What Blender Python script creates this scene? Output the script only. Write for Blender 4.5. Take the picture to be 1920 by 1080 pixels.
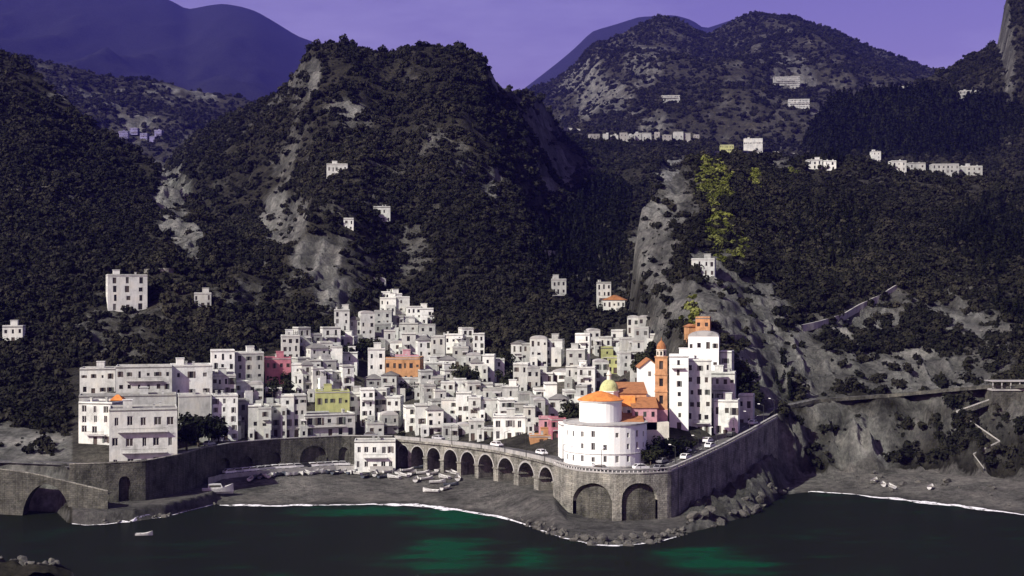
import bpy, math, random
import numpy as np
from mathutils import Vector, Matrix
random.seed(7); RNG = np.random.default_rng(7)
for o in list(bpy.data.objects): bpy.data.objects.remove(o)
sc = bpy.context.scene
COL = sc.collection

# ------------------------------------------------------------------ camera, sky, sun, exposure
F, CX, HY, CZ = 2637.0, 960.0, 556.0, 55.0        # focal length in px of the 1920 wide photo, eye level row, eye height
cam = bpy.data.cameras.new('camera'); camo = bpy.data.objects.new('camera', cam); COL.objects.link(camo)
cam.sensor_width = 36.0; cam.lens = 36.0 * F / 1920.0
cam.shift_y = (HY - 540.0) / 1920.0
cam.clip_start = 1.0; cam.clip_end = 30000.0
camo.location = (0, 0, CZ); camo.rotation_euler = (math.pi / 2, 0, 0)
sc.camera = camo
SUN_EL, SUN_AZ = math.radians(36), math.atan2(-0.74, -0.67)     # azimuth from +Y towards +X
w = bpy.data.worlds.new('World'); sc.world = w; w.use_nodes = True
nt = w.node_tree; nt.nodes.clear()
wo = nt.nodes.new('ShaderNodeOutputWorld'); bg = nt.nodes.new('ShaderNodeBackground')
sky = nt.nodes.new('ShaderNodeTexSky'); sky.sky_type = 'NISHITA'; sky.sun_disc = False
sky.sun_elevation = SUN_EL; sky.sun_rotation = SUN_AZ
sky.air_density = 1.0; sky.dust_density = 2.0; sky.ozone_density = 4.0
tint = nt.nodes.new('ShaderNodeMix'); tint.data_type = 'RGBA'; tint.blend_type = 'MULTIPLY'
tint.inputs['Factor'].default_value = 1.0
tint.inputs['B'].default_value = (1.10, 0.56, 0.80, 1)
nt.links.new(sky.outputs[0], tint.inputs['A'])
tcw = nt.nodes.new('ShaderNodeTexCoord'); mpw = nt.nodes.new('ShaderNodeMapping'); mpw.inputs['Scale'].default_value = (2.2, 2.2, 9.0); nt.links.new(tcw.outputs['Generated'], mpw.inputs['Vector'])
nw = nt.nodes.new('ShaderNodeTexNoise'); nw.inputs['Scale'].default_value = 1.6; nw.inputs['Detail'].default_value = 6; nw.inputs['Roughness'].default_value = .6; nt.links.new(mpw.outputs[0], nw.inputs['Vector'])
rw_ = nt.nodes.new('ShaderNodeMapRange'); rw_.inputs['From Min'].default_value = .42; rw_.inputs['From Max'].default_value = .75; rw_.inputs['To Max'].default_value = .45; nt.links.new(nw.outputs[0], rw_.inputs['Value'])
cw = nt.nodes.new('ShaderNodeMix'); cw.data_type = 'RGBA'; cw.inputs['B'].default_value = (5.2, 4.6, 7.4, 1)      # thin veil of cloud
nt.links.new(rw_.outputs[0], cw.inputs['Factor']); nt.links.new(tint.outputs['Result'], cw.inputs['A']); nt.links.new(cw.outputs['Result'], bg.inputs[0])
bg.inputs[1].default_value = 0.082
nt.links.new(bg.outputs[0], wo.inputs[0])
sl = bpy.data.lights.new('sun', 'SUN'); so = bpy.data.objects.new('sun', sl); COL.objects.link(so)
sl.energy = 4.8; sl.angle = math.radians(0.6); sl.color = (1.0, 0.975, 0.86)
sdir = Vector((math.sin(SUN_AZ) * math.cos(SUN_EL), math.cos(SUN_AZ) * math.cos(SUN_EL), math.sin(SUN_EL)))
so.rotation_euler = sdir.to_track_quat('Z', 'Y').to_euler(); so.location = (-300, 0, 400)
sc.view_settings.view_transform = 'Standard'; sc.view_settings.look = 'None'
sc.view_settings.exposure = 0.45; sc.view_settings.gamma = 1.0
sc.render.engine = 'CYCLES'

# ------------------------------------------------------------------ helpers
def P(u, y, D):
    return Vector(((u - CX) / F * D, D, CZ - (y - HY) / F * D))
def XU(u, D): return (u - CX) / F * D
def ZY(y, D): return CZ - (y - HY) / F * D
def tag(o, label=None, cat=None, group=None, kind=None):
    if label: o['label'] = label
    if cat: o['category'] = cat
    if group: o['group'] = group
    if kind: o['kind'] = kind
    return o
def link(o, parent=None):
    COL.objects.link(o)
    if parent is not None: o.parent = parent
    return o
def empty(name, loc=(0, 0, 0), rz=0.0, parent=None):
    o = bpy.data.objects.new(name, None); o.location = loc; o.rotation_euler = (0, 0, rz)
    o.empty_display_size = 0.5
    return link(o, parent)
class MB:
    """collects faces into one mesh"""
    def __init__(s): s.v = []; s.f = []; s.m = []; s.mi = 0
    def quad(s, a, b, c, d):
        n = len(s.v); s.v += [tuple(a), tuple(b), tuple(c), tuple(d)]; s.f.append((n, n+1, n+2, n+3)); s.m.append(s.mi)
    def poly(s, pts):
        n = len(s.v); s.v += [tuple(p) for p in pts]; s.f.append(tuple(range(n, n+len(pts)))); s.m.append(s.mi)
    def box(s, x0, x1, y0, y1, z0, z1):
        n = len(s.v)
        s.v += [(x0,y0,z0),(x1,y0,z0),(x1,y1,z0),(x0,y1,z0),(x0,y0,z1),(x1,y0,z1),(x1,y1,z1),(x0,y1,z1)]
        for q in ((3,2,1,0),(4,5,6,7),(0,1,5,4),(1,2,6,5),(2,3,7,6),(3,0,4,7)):
            s.f.append(tuple(n+i for i in q)); s.m.append(s.mi)
    def prism(s, pts, z0, z1):           # closed ccw outline
        n = len(s.v); k = len(pts)
        s.v += [(p[0], p[1], z0) for p in pts] + [(p[0], p[1], z1) for p in pts]
        for i in range(k):
            j = (i+1) % k; s.f.append((n+i, n+j, n+k+j, n+k+i)); s.m.append(s.mi)
        s.f.append(tuple(n+k+i for i in range(k))); s.m.append(s.mi)
        s.f.append(tuple(n+i for i in reversed(range(k)))); s.m.append(s.mi)
    def extr(s, pts, y0, y1):            # outline in (x,z), extruded along y
        n = len(s.v); k = len(pts)
        s.v += [(p[0], y0, p[1]) for p in pts] + [(p[0], y1, p[1]) for p in pts]
        for i in range(k):
            j = (i+1) % k; s.f.append((n+j, n+i, n+k+i, n+k+j)); s.m.append(s.mi)
        s.f.append(tuple(n+i for i in range(k))); s.m.append(s.mi)
        s.f.append(tuple(n+k+i for i in reversed(range(k)))); s.m.append(s.mi)
    def tube(s, a, b, r0, r1, k=6):
        a = Vector(a); b = Vector(b); d = (b-a).normalized()
        u = d.orthogonal().normalized(); v = d.cross(u); n = len(s.v)
        for c, r in ((a, r0), (b, r1)):
            for i in range(k):
                t = 2*math.pi*i/k; s.v.append(tuple(c + u*(r*math.cos(t)) + v*(r*math.sin(t))))
        for i in range(k):
            j = (i+1) % k; s.f.append((n+i, n+j, n+k+j, n+k+i)); s.m.append(s.mi)
        s.f.append(tuple(n+k+i for i in range(k))); s.m.append(s.mi)
    def lathe(s, prof, k=24, c=(0, 0), cap=True, a0=0.0):
        n = len(s.v)
        for r, z in prof:
            for i in range(k):
                t = a0 + 2*math.pi*i/k; s.v.append((c[0]+r*math.cos(t), c[1]+r*math.sin(t), z))
        for q in range(len(prof)-1):
            for i in range(k):
                j = (i+1) % k
                s.f.append((n+q*k+i, n+q*k+j, n+(q+1)*k+j, n+(q+1)*k+i)); s.m.append(s.mi)
        if cap:
            s.f.append(tuple(n+(len(prof)-1)*k+i for i in range(k))); s.m.append(s.mi)
    def mesh(s, name, mats):
        me = bpy.data.meshes.new(name); me.from_pydata(s.v, [], s.f); 
        for m in (mats if isinstance(mats, (list, tuple)) else [mats]): me.materials.append(m)
        if any(s.m): me.polygons.foreach_set('material_index', s.m)
        me.update(); return me
    def build(s, name, mats, parent=None, loc=(0, 0, 0), rz=0.0, smooth=False):
        me = s.mesh(name, mats)
        if smooth: me.polygons.foreach_set('use_smooth', [True]*len(me.polygons))
        o = bpy.data.objects.new(name, me); o.location = loc; o.rotation_euler = (0, 0, rz)
        return link(o, parent)
def inst(name, me, parent=None, loc=(0, 0, 0), rot=(0, 0, 0), scl=(1, 1, 1)):
    o = bpy.data.objects.new(name, me); o.location = loc; o.rotation_euler = rot; o.scale = scl
    return link(o, parent)
def grid_mesh(name, V, nu, nv, mat, colors=None, smooth=True):
    me = bpy.data.meshes.new(name)
    i = np.arange(nv-1)[:, None]*nu + np.arange(nu-1)[None, :]
    q = np.stack([i, i+1, i+nu+1, i+nu], -1).reshape(-1, 4)
    me.vertices.add(len(V)); me.vertices.foreach_set('co', V.astype(np.float32).ravel())
    me.loops.add(q.size); me.loops.foreach_set('vertex_index', q.astype(np.int32).ravel())
    me.polygons.add(len(q)); me.polygons.foreach_set('loop_start', np.arange(0, q.size, 4, dtype=np.int32))
    me.polygons.foreach_set('use_smooth', np.full(len(q), smooth))
    me.materials.append(mat)
    if colors is not None:
        a = me.attributes.new('albedo', 'FLOAT_COLOR', 'POINT')
        a.data.foreach_set('color', np.concatenate([colors, np.ones((len(colors), 1))], 1).astype(np.float32).ravel())
    me.update(calc_edges=True)
    o = bpy.data.objects.new(name, me); return link(o)
# numpy value noise
_pt = RNG.random(65536)
def vnoise(x, y, s=0):
    xi = np.floor(x).astype(np.int64); yi = np.floor(y).astype(np.int64)
    fx = x-xi; fy = y-yi; fx = fx*fx*fx*(fx*(fx*6-15)+10); fy = fy*fy*fy*(fy*(fy*6-15)+10)
    h = lambda a, b: _pt[((a*73856093) ^ (b*19349663) ^ (s*83492791)) & 65535]
    return (h(xi, yi)*(1-fx)+h(xi+1, yi)*fx)*(1-fy)+(h(xi, yi+1)*(1-fx)+h(xi+1, yi+1)*fx)*fy
def fbm(x, y, o=4, s=0, g=0.5):
    r = 0; a = 1; t = 0
    for k in range(o):
        r = r+a*vnoise(x*2**k+17.3*k, y*2**k-9.1*k, s+k); t += a; a *= g
    return r/t*2-1
def ridged(x, y, o=4, s=0):
    r = 0; a = 1; t = 0
    for k in range(o):
        r = r+a*(1-np.abs(2*vnoise(x*2**k+5.7*k, y*2**k+3.3*k, s+k)-1)); t += a; a *= 0.5
    return r/t

# ------------------------------------------------------------------ materials
def new_mat(name):
    m = bpy.data.materials.new(name); m.use_nodes = True
    b = m.node_tree.nodes['Principled BSDF']; return m, m.node_tree, b
def nz(t, scale, detail=4, rough=0.6, coord=None, vec=None):
    n = t.nodes.new('ShaderNodeTexNoise'); n.inputs['Scale'].default_value = scale
    n.inputs['Detail'].default_value = detail; n.inputs['Roughness'].default_value = rough
    if vec is not None: t.links.new(vec, n.inputs['Vector'])
    return n
def ramp(t, src, stops):
    r = t.nodes.new('ShaderNodeValToRGB'); e = r.color_ramp.elements
    e[0].position, e[0].color = stops[0][0], (*stops[0][1], 1)
    e[1].position, e[1].color = stops[-1][0], (*stops[-1][1], 1)
    for p, c in stops[1:-1]:
        x = e.new(p); x.color = (*c, 1)
    t.links.new(src, r.inputs[0]); return r
def mul(t, a, b, fac=1.0):
    m = t.nodes.new('ShaderNodeMix'); m.data_type = 'RGBA'; m.blend_type = 'MULTIPLY'; m.inputs['Factor'].default_value = fac
    t.links.new(a, m.inputs['A'])
    if hasattr(b, 'links'): t.links.new(b, m.inputs['B'])
    else: m.inputs['B'].default_value = (*b, 1)
    return m.outputs['Result']
def bump(t, src, b, strength=0.5, dist=0.3):
    n = t.nodes.new('ShaderNodeBump'); n.inputs['Strength'].default_value = strength; n.inputs['Distance'].default_value = dist
    t.links.new(src, n.inputs['Height']); t.links.new(n.outputs[0], b.inputs['Normal'])
def geo_pos(t):
    return t.nodes.new('ShaderNodeNewGeometry').outputs['Position']
def mottled(name, col, rough=0.9, scale=0.4, lo=0.7, hi=1.15, bmp=0.0, bscale=2.0, streak=False, spec=0.2, warm=(1, .96, .9), vary=False):
    """plain procedural surface: colour with weather stains, optional rain streaks and relief"""
    m, t, b = new_mat(name); b.inputs['Roughness'].default_value = rough
    b.inputs['Specular IOR Level'].default_value = spec
    g = geo_pos(t)
    n = nz(t, scale, 5, 0.65, vec=g)
    r = ramp(t, n.outputs[0], [(0.32, tuple(lo*c for c in col)), (0.5, col), (0.7, tuple(min(.95, hi*c*wm) for c, wm in zip(col, warm)))])
    c = r.outputs[0]
    if streak:
        mp = t.nodes.new('ShaderNodeMapping'); mp.inputs['Scale'].default_value = (0.9, 0.9, 0.22); t.links.new(g, mp.inputs['Vector'])
        n2 = nz(t, 1.0, 4, 0.7, vec=mp.outputs[0])
        c = mul(t, c, ramp(t, n2.outputs[0], [(0.33, (.62, .61, .59)), (0.58, (1, 1, 1))]).outputs[0], 0.55)
    if vary:
        oi = t.nodes.new('ShaderNodeObjectInfo')
        c = mul(t, c, ramp(t, oi.outputs['Random'], [(0.0, (.66, .655, .645)), (0.35, (.90, .89, .88)), (0.7, (1.02, 1.02, 1.02)), (1.0, (1.12, 1.11, 1.09))]).outputs[0])
    t.links.new(c, b.inputs['Base Color'])
    if bmp:
        n3 = nz(t, bscale, 5, 0.7, vec=g); bump(t, n3.outputs[0], b, bmp, 0.25)
    return m
M = {}
M['terrain'], t, b = new_mat('hillside_ground')
b.inputs['Roughness'].default_value = 1.0; b.inputs['Specular IOR Level'].default_value = 0.03
at = t.nodes.new('ShaderNodeAttribute'); at.attribute_name = 'albedo'
g = geo_pos(t)
n1 = nz(t, 0.09, 7, 0.72, vec=g); n2 = nz(t, 0.6, 5, 0.7, vec=g)
c = mul(t, at.outputs['Color'], ramp(t, n1.outputs[0], [(0.33, (.45, .46, .44)), (0.5, (.95, .95, .93)), (0.68, (1.5, 1.45, 1.4))]).outputs[0])
c = mul(t, c, ramp(t, n2.outputs[0], [(0.35, (.6, .6, .6)), (0.6, (1.15, 1.15, 1.12))]).outputs[0])
t.links.new(c, b.inputs['Base Color'])
mp = t.nodes.new('ShaderNodeMapping'); mp.inputs['Scale'].default_value = (1, 1, 0.35); t.links.new(g, mp.inputs['Vector'])
n3 = nz(t, 0.30, 10, 0.82, vec=mp.outputs[0]); bump(t, n3.outputs[0], b, 1.0, 6.0)
def masonry(name, col):
    m, t, b = new_mat(name); b.inputs['Roughness'].default_value = 0.95; b.inputs['Specular IOR Level'].default_value = .1
    g = geo_pos(t); sp = t.nodes.new('ShaderNodeSeparateXYZ'); t.links.new(g, sp.inputs[0])
    ma = t.nodes.new('ShaderNodeMath'); ma.operation = 'MULTIPLY_ADD'; ma.inputs[1].default_value = .8; t.links.new(sp.outputs[1], ma.inputs[0]); t.links.new(sp.outputs[0], ma.inputs[2])
    cb = t.nodes.new('ShaderNodeCombineXYZ'); t.links.new(ma.outputs[0], cb.inputs[0]); t.links.new(sp.outputs[2], cb.inputs[1])
    nw = nz(t, 0.7, 3, .6, vec=g); mv = t.nodes.new('ShaderNodeMix'); mv.data_type = 'VECTOR'; mv.inputs['Factor'].default_value = .12
    t.links.new(cb.outputs[0], mv.inputs['A']); t.links.new(nw.outputs['Color'], mv.inputs['B'])
    bk = t.nodes.new('ShaderNodeTexBrick'); bk.inputs['Scale'].default_value = 1.0; bk.inputs['Brick Width'].default_value = .95; bk.inputs['Row Height'].default_value = .48; bk.inputs['Mortar Size'].default_value = .035
    bk.inputs['Color1'].default_value = (*[c*1.15 for c in col], 1); bk.inputs['Color2'].default_value = (*[c*.8 for c in col], 1); bk.inputs['Mortar'].default_value = (*[c*.55 for c in col], 1); bk.inputs['Bias'].default_value = -.1
    t.links.new(mv.outputs['Result'], bk.inputs['Vector']) if False else t.links.new(cb.outputs[0], bk.inputs['Vector'])
    n1 = nz(t, 0.22, 6, .7, vec=g); c = mul(t, bk.outputs['Color'], ramp(t, n1.outputs[0], [(0.33, (.38, .38, .36)), (0.5, (.95, .94, .92)), (0.7, (1.45, 1.4, 1.3))]).outputs[0])
    mp = t.nodes.new('ShaderNodeMapping'); mp.inputs['Scale'].default_value = (.8, .8, .1); t.links.new(g, mp.inputs['Vector']); n2 = nz(t, 1.0, 4, .7, vec=mp.outputs[0])
    c = mul(t, c, ramp(t, n2.outputs[0], [(0.36, (.45, .45, .43)), (0.56, (1, 1, 1))]).outputs[0], .7)
    t.links.new(c, b.inputs['Base Color']); n3 = nz(t, 1.6, 6, .75, vec=g); bump(t, n3.outputs[0], b, 1.0, .5)
    return m
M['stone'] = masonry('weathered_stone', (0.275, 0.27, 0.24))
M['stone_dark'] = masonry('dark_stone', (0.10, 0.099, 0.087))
M['concrete'] = mottled('pale_concrete', (0.33, 0.325, 0.31), 0.9, 0.4, 0.7, 1.2, 0.3, 2.0, True)
M['asphalt'] = mottled('asphalt', (0.075, 0.074, 0.072), 0.9, 0.3, 0.7, 1.4, 0.2, 6)
M['paint_white'] = mottled('road_paint', (0.55, 0.55, 0.53), 0.8, 1.5, 0.6, 1.1)
M['boulder'] = mottled('boulder_rock', (0.08, 0.078, 0.07), 0.95, 0.7, 0.45, 1.6, 0.9, 2.2)
WALLS = []
for i, c in enumerate([(.66, .68, .64), (.56, .58, .545), (.455, .475, .45), (.74, .765, .72), (.64, .62, .54), (.37, .385, .365)]):
    M['wall%d' % i] = mottled(['white', 'pale_grey', 'grey', 'bright_white', 'cream', 'weathered_grey'][i] + '_plaster', c, 0.92, 0.22, 0.66, 1.12, 0.25, 1.5, True, vary=True)
M['dull'] = mottled('dull_grey_plaster', (.27, .262, .245), .92, .1, .75, 1.15)
M['white'] = mottled('whitewash', (0.82, 0.84, 0.80), 0.9, 0.2, 0.9, 1.05, 0.15, 1.5)
M['pink'] = mottled('pink_plaster', (0.40, 0.155, 0.19), 0.92, 0.4, 0.75, 1.15, 0.2, 1.5, True)
M['rose'] = mottled('rose_plaster', (0.50, 0.28, 0.31), 0.92, 0.4, 0.75, 1.15, 0.2, 1.5, True)
M['ochre'] = mottled('ochre_plaster', (0.42, 0.23, 0.11), 0.92, 0.4, 0.7, 1.15, 0.2, 1.5, True)
M['yellow'] = mottled('yellow_plaster', (0.37, 0.39, 0.17), 0.92, 0.4, 0.75, 1.15, 0.2, 1.5, True)
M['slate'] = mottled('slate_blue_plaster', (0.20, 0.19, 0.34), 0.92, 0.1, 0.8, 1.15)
M['brownwall'] = mottled('tawny_stucco', (0.52, 0.28, 0.14), 0.92, 0.5, 0.6, 1.3, 0.3, 2, True)
M['roofflat'] = mottled('roof_render', (0.36, 0.355, 0.34), 0.95, 0.35, 0.55, 1.2)
M['darkroof'] = mottled('bitumen_roof', (0.16, 0.158, 0.15), 0.95, 0.35, 0.6, 1.3)
def tile_mat(name, col):
    m, t, b = new_mat(name); b.inputs['Roughness'].default_value = 0.9
    tc = t.nodes.new('ShaderNodeTexCoord')
    wv = t.nodes.new('ShaderNodeTexWave'); wv.inputs['Scale'].default_value = 1.3; wv.inputs['Distortion'].default_value = 1.0
    t.links.new(tc.outputs['Object'], wv.inputs['Vector'])
    n = nz(t, 0.8, 5, 0.7, vec=tc.outputs['Object'])
    c = ramp(t, n.outputs[0], [(0.3, tuple(.55*x for x in col)), (0.5, col), (0.72, tuple(1.25*x for x in col))]).outputs[0]
    c = mul(t, c, ramp(t, wv.outputs['Color'], [(0.1, (.75, .75, .75)), (0.6, (1, 1, 1))]).outputs[0], .6)
    t.links.new(c, b.inputs['Base Color']); bump(t, wv.outputs['Fac'], b, 0.6, 0.12)
    return m
M['tile'] = tile_mat('orange_roof_tile', (0.72, 0.25, 0.05))
M['tile_brown'] = tile_mat('brown_roof_tile', (0.36, 0.15, 0.055))
M['tile_green'] = tile_mat('glazed_dome_tile', (0.50, 0.52, 0.24))
def flat(name, col, rough=0.5, metal=0.0, spec=0.5):
    m, t, b = new_mat(name); n = nz(t, 2.0, 3, .6, vec=geo_pos(t))
    t.links.new(ramp(t, n.outputs[0], [(0.3, tuple(.8*x for x in col)), (0.7, tuple(min(.95, 1.12*x) for x in col))]).outputs[0], b.inputs['Base Color'])
    b.inputs['Roughness'].default_value = rough; b.inputs['Metallic'].default_value = metal; b.inputs['Specular IOR Level'].default_value = spec
    return m
m, t, b = new_mat('window_dark'); M['glass'] = m; b.inputs['Roughness'].default_value = .25
oi = t.nodes.new('ShaderNodeObjectInfo'); t.links.new(ramp(t, oi.outputs['Random'], [(0.0, (.010, .010, .011)), (0.6, (.022, .022, .023)), (0.8, (.07, .055, .045)), (0.92, (.05, .06, .05)), (1.0, (.16, .15, .14))]).outputs[0], b.inputs['Base Color'])
M['frame'] = flat('painted_frame', (0.5, 0.49, 0.47), 0.6)
m, t, b = new_mat('wood_shutter'); M['shutter'] = m; b.inputs['Roughness'].default_value = .75
oi = t.nodes.new('ShaderNodeObjectInfo'); t.links.new(ramp(t, oi.outputs['Random'], [(0.0, (.05, .035, .025)), (0.4, (.10, .075, .055)), (0.7, (.05, .075, .055)), (1.0, (.22, .21, .19))]).outputs[0], b.inputs['Base Color'])
M['door'] = flat('wood_door', (0.06, 0.04, 0.03), 0.7)
M['iron'] = flat('iron_rail', (0.03, 0.03, 0.03), 0.6, 0.3)
M['railwhite'] = flat('pale_rail', (0.6, 0.59, 0.57), 0.6)
M['tyre'] = flat('rubber', (0.015, 0.015, 0.015), 0.9)
CARC = [flat('car_paint_'+n, c, 0.3) for n, c in (('white', (.75, .75, .74)), ('silver', (.42, .42, .43)), ('dark', (.03, .03, .035)), ('red', (.3, .05, .05)), ('grey', (.18, .18, .19)))]
M['hull'] = flat('boat_white', (.5, .5, .48), 0.5); M['hullb'] = flat('boat_dark', (.06, .07, .09), 0.4); M['wood'] = flat('boat_wood', (.12, .10, .08), 0.8)
M['trunk'] = mottled('bark', (0.07, 0.055, 0.042), 0.95, 2.0)
def leaf_mat(name, cols):
    m, t, b = new_mat(name); b.inputs['Roughness'].default_value = 0.85; b.inputs['Specular IOR Level'].default_value = 0.1
    oi = t.nodes.new('ShaderNodeObjectInfo'); n = nz(t, 0.5, 3, .6, vec=geo_pos(t))
    ad = t.nodes.new('ShaderNodeMath'); ad.operation = 'MULTIPLY_ADD'; ad.inputs[1].default_value = 0.45
    t.links.new(n.outputs[0], ad.inputs[0])
    m2 = t.nodes.new('ShaderNodeMath'); m2.operation = 'MULTIPLY'; m2.inputs[1].default_value = 0.6
    t.links.new(oi.outputs['Random'], m2.inputs[0]); t.links.new(m2.outputs[0], ad.inputs[2])
    cc = ramp(t, ad.outputs[0], [(0.15, cols[0]), (0.5, cols[1]), (0.85, cols[2])]).outputs[0]
    nl = nz(t, 0.012, 4, .6, vec=geo_pos(t))
    t.links.new(mul(t, cc, ramp(t, nl.outputs[0], [(0.35, (.7, .71, .68)), (0.5, (.95, .95, .95)), (0.68, (1.5, 1.45, 1.35))]).outputs[0]), b.inputs['Base Color'])
    return m
M['scrub'] = leaf_mat('macchia_leaf', [(.006, .0068, .0038), (.0125, .013, .008), (.027, .0255, .017)])
M['pine'] = leaf_mat('shade_pine_leaf', [(.002, .003, .0015), (.004, .005, .0025), (.009, .010, .005)])  # near black: the shadow on the upper right slope is put into the leaves
M['suntinted'] = leaf_mat('suntinted_leaf', [(.035, .042, .006), (.075, .085, .013), (.15, .16, .05)])  # bright leaves: the sunlight on the cliff patch is put into the colour
M['crown'] = leaf_mat('tree_leaf', [(.006, .008, .004), (.012, .014, .007), (.024, .026, .013)])

# ------------------------------------------------------------------ terrain as a height function of (u, D)
A = lambda *p: (np.array(p[0::2], float), np.array(p[1::2], float))
ip = lambda u, tab: np.interp(u, tab[0], tab[1])
_ux = np.arange(-420, 2421, 2.0)
_sm = {}
def ips(u, tab, sig):                # the same table with its kinks rounded off
    k = (id(tab), sig)
    if k not in _sm:
        v = np.interp(_ux, tab[0], tab[1]); n = int(3*sig/2)+1
        g_ = np.exp(-.5*(np.arange(-n, n+1)*2.0/sig)**2); g_ /= g_.sum()
        _sm[k] = np.convolve(np.pad(v, n, mode='edge'), g_, 'valid')
    return np.interp(u, _ux, _sm[k])
WLY = A(-300, 955, 0, 955, 105, 958, 128, 980, 160, 984, 250, 978, 310, 968, 400, 945, 430, 948, 560, 947, 700, 945, 780, 947, 860, 955, 930, 967, 975, 980, 1010, 993,
        1060, 1008, 1110, 1020, 1160, 1022, 1240, 1014, 1290, 1000, 1350, 984, 1420, 960, 1470, 928, 1520, 922, 1600, 927, 1700, 937, 1800, 949, 1920, 964, 2100, 984, 2300, 995)
def Dshore(u): return CZ*F/(ip(u, WLY)-HY)
# coast edge (front of wall / cliff): distance, road height
EDGE = A(-300, 362, 0, 363, 130, 357, 200, 358, 270, 361, 330, 374, 380, 392, 430, 405, 520, 416, 640, 425, 740, 424, 830, 411, 880, 402, 930, 392, 1000, 373, 1040, 361, 1065, 351, 1100, 344, 1150, 340, 1200, 340, 1250, 343,
         1300, 357, 1350, 373, 1400, 391, 1450, 414, 1480, 418, 1560, 421, 1700, 421, 1820, 410, 1900, 400, 2000, 392, 2300, 385)
ROADZ = A(-300, 11.5, 130, 11.5, 330, 12, 1250, 12.3, 1300, 13.5, 1350, 15, 1400, 17, 1450, 19.2, 1480, 20.5, 1560, 22.4, 1700, 23.8, 1900, 27.5, 2300, 31)
STEPW = A(-300, 6, 110, 5, 135, 1.5, 1430, 1.5, 1465, 14, 1560, 20, 1700, 22, 1900, 27, 2300, 30)
FOOTZ = A(-300, 1.2, 110, 1.2, 130, 2.6, 400, 3.0, 430, 4.2, 640, 4.2, 740, 3.6, 900, 3.4, 1000, 4.0, 1040, 4.0, 1065, 1.6, 1100, 0.9, 1200, 0.9, 1275, 1.2, 1320, 3.2, 1380, 5.0, 1430, 8.5, 1448, 9.0, 1475, 1.2, 1600, 3.0, 1900, 3.2, 2300, 3)
SHW = A(-300, 2, 110, 2, 135, 1.4, 400, 1.6, 425, 30, 640, 52, 740, 50, 900, 38, 1000, 25, 1060, 14, 1110, 14, 1280, 12, 1350, 26, 1430, 30, 1500, 22, 1600, 28, 1900, 30, 2300, 30)
# town slope: D1, y1 at its upper end
TOP = A(-300, 470, 130, 470, 330, 455, 400, 458, 450, 475, 560, 490, 660, 515, 710, 585, 760, 590, 800, 560, 880, 530, 950, 505, 1000, 512, 1100, 525, 1160, 590, 1200, 505, 1260, 445, 1330, 425, 1380, 425, 1450, 440, 1480, 450, 1700, 466, 1900, 466, 2300, 466)
TOPY = A(-300, 700, 130, 695, 330, 690, 400, 690, 450, 678, 560, 650, 660, 640, 710, 575, 760, 580, 800, 610, 880, 650, 950, 690, 1000, 660, 1100, 650, 1160, 612, 1200, 640, 1260, 690, 1330, 690, 1380, 740, 1450, 752, 1480, 750, 1560, 735, 1700, 725, 1900, 705, 2300, 690)
VIA0, VIA1 = 742.0, 1046.0
RW = 8.0
_eu = np.arange(-300, 2301, 5.0); _ed = np.interp(_eu, *EDGE); _ex = (_eu-CX)/F*_ed
_ob = np.minimum(np.sqrt(1+(np.gradient(_ed)/np.gradient(_ex))**2), 2.6)     # how obliquely the coast edge is seen
_ob = np.convolve(np.pad(_ob, 6, mode='edge'), np.ones(13)/13, 'valid')
def roadw(u): return RW*np.interp(u, _eu, _ob)
def edge_t(u):
    e = ip(u, EDGE)
    return e + np.where((u > VIA0) & (u < VIA1), roadw(u)*.97, 0.0)
LAYERS = {  # crest row, crest distance, foot distance, exponent, back slope, roughness
 'left_hill': (A(-300, 30, 0, 92, 40, 112, 100, 168, 160, 215, 230, 268, 300, 312, 340, 350, 420, 440, 520, 540, 620, 640), A(-300, 1000, 0, 950, 160, 880, 300, 800, 400, 680, 500, 580, 620, 540), 1.05, 0.45, 10),
 'mid_hill': (A(200, 520, 260, 400, 300, 314, 350, 262, 400, 231, 460, 206, 510, 186, 550, 140, 570, 102, 585, 80, 625, 76, 690, 91, 727, 107, 765, 92, 860, 86, 900, 106, 940, 156, 975, 168, 1010, 174, 1035, 215, 1055, 250, 1100, 262, 1330, 268, 1420, 300, 1500, 420),
              A(200, 1250, 300, 1250, 450, 1120, 580, 950, 860, 900, 960, 960, 1030, 1200, 1070, 1450, 1400, 1500), 1.0, 0.5, 14),
 'back_slope': (A(-300, 50, 40, 108, 100, 118, 180, 138, 300, 150, 350, 165, 440, 176, 500, 192, 600, 215, 760, 300), A(-300, 2400, 800, 2400), 1.0, 0.5, 26),
 'right_hill': (A(1165, 700, 1178, 600, 1186, 500, 1196, 405, 1240, 348, 1290, 294, 1400, 287, 1500, 296, 1600, 302, 1700, 318, 1840, 328, 1920, 340, 2300, 360), A(1165, 560, 1196, 590, 1240, 630, 1300, 720, 1400, 800, 1500, 850, 2300, 850), 0.85, 0.3, 7),
 'pine_ridge': (A(1440, 360, 1480, 310, 1520, 255, 1560, 195, 1620, 172, 1700, 160, 1760, 133, 1800, 110, 1870, 72, 1877, 66, 1882, -12, 1900, -30, 1960, -40, 2300, -90), A(1440, 1500, 2300, 1500), 1.0, 0.5, 14),
 'peak': (A(900, 330, 960, 215, 985, 168, 1000, 162, 1040, 150, 1070, 130, 1090, 112, 1110, 86, 1150, 70, 1200, 42, 1240, 25, 1270, 33, 1290, 42, 1315, 60, 1330, 60, 1380, 38, 1400, 31, 1490, 31, 1560, 52, 1640, 89, 1700, 114, 1760, 133, 1830, 168, 1950, 230, 2300, 300), A(900, 3200, 2300, 3200), 1.0, 0.5, 40),
}
FOOT = {'left_hill': None, 'mid_hill': None, 'right_hill': None, 'back_slope': (1250., 30.), 'pine_ridge': (900., 60.), 'peak': (1550., 190.)}
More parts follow.
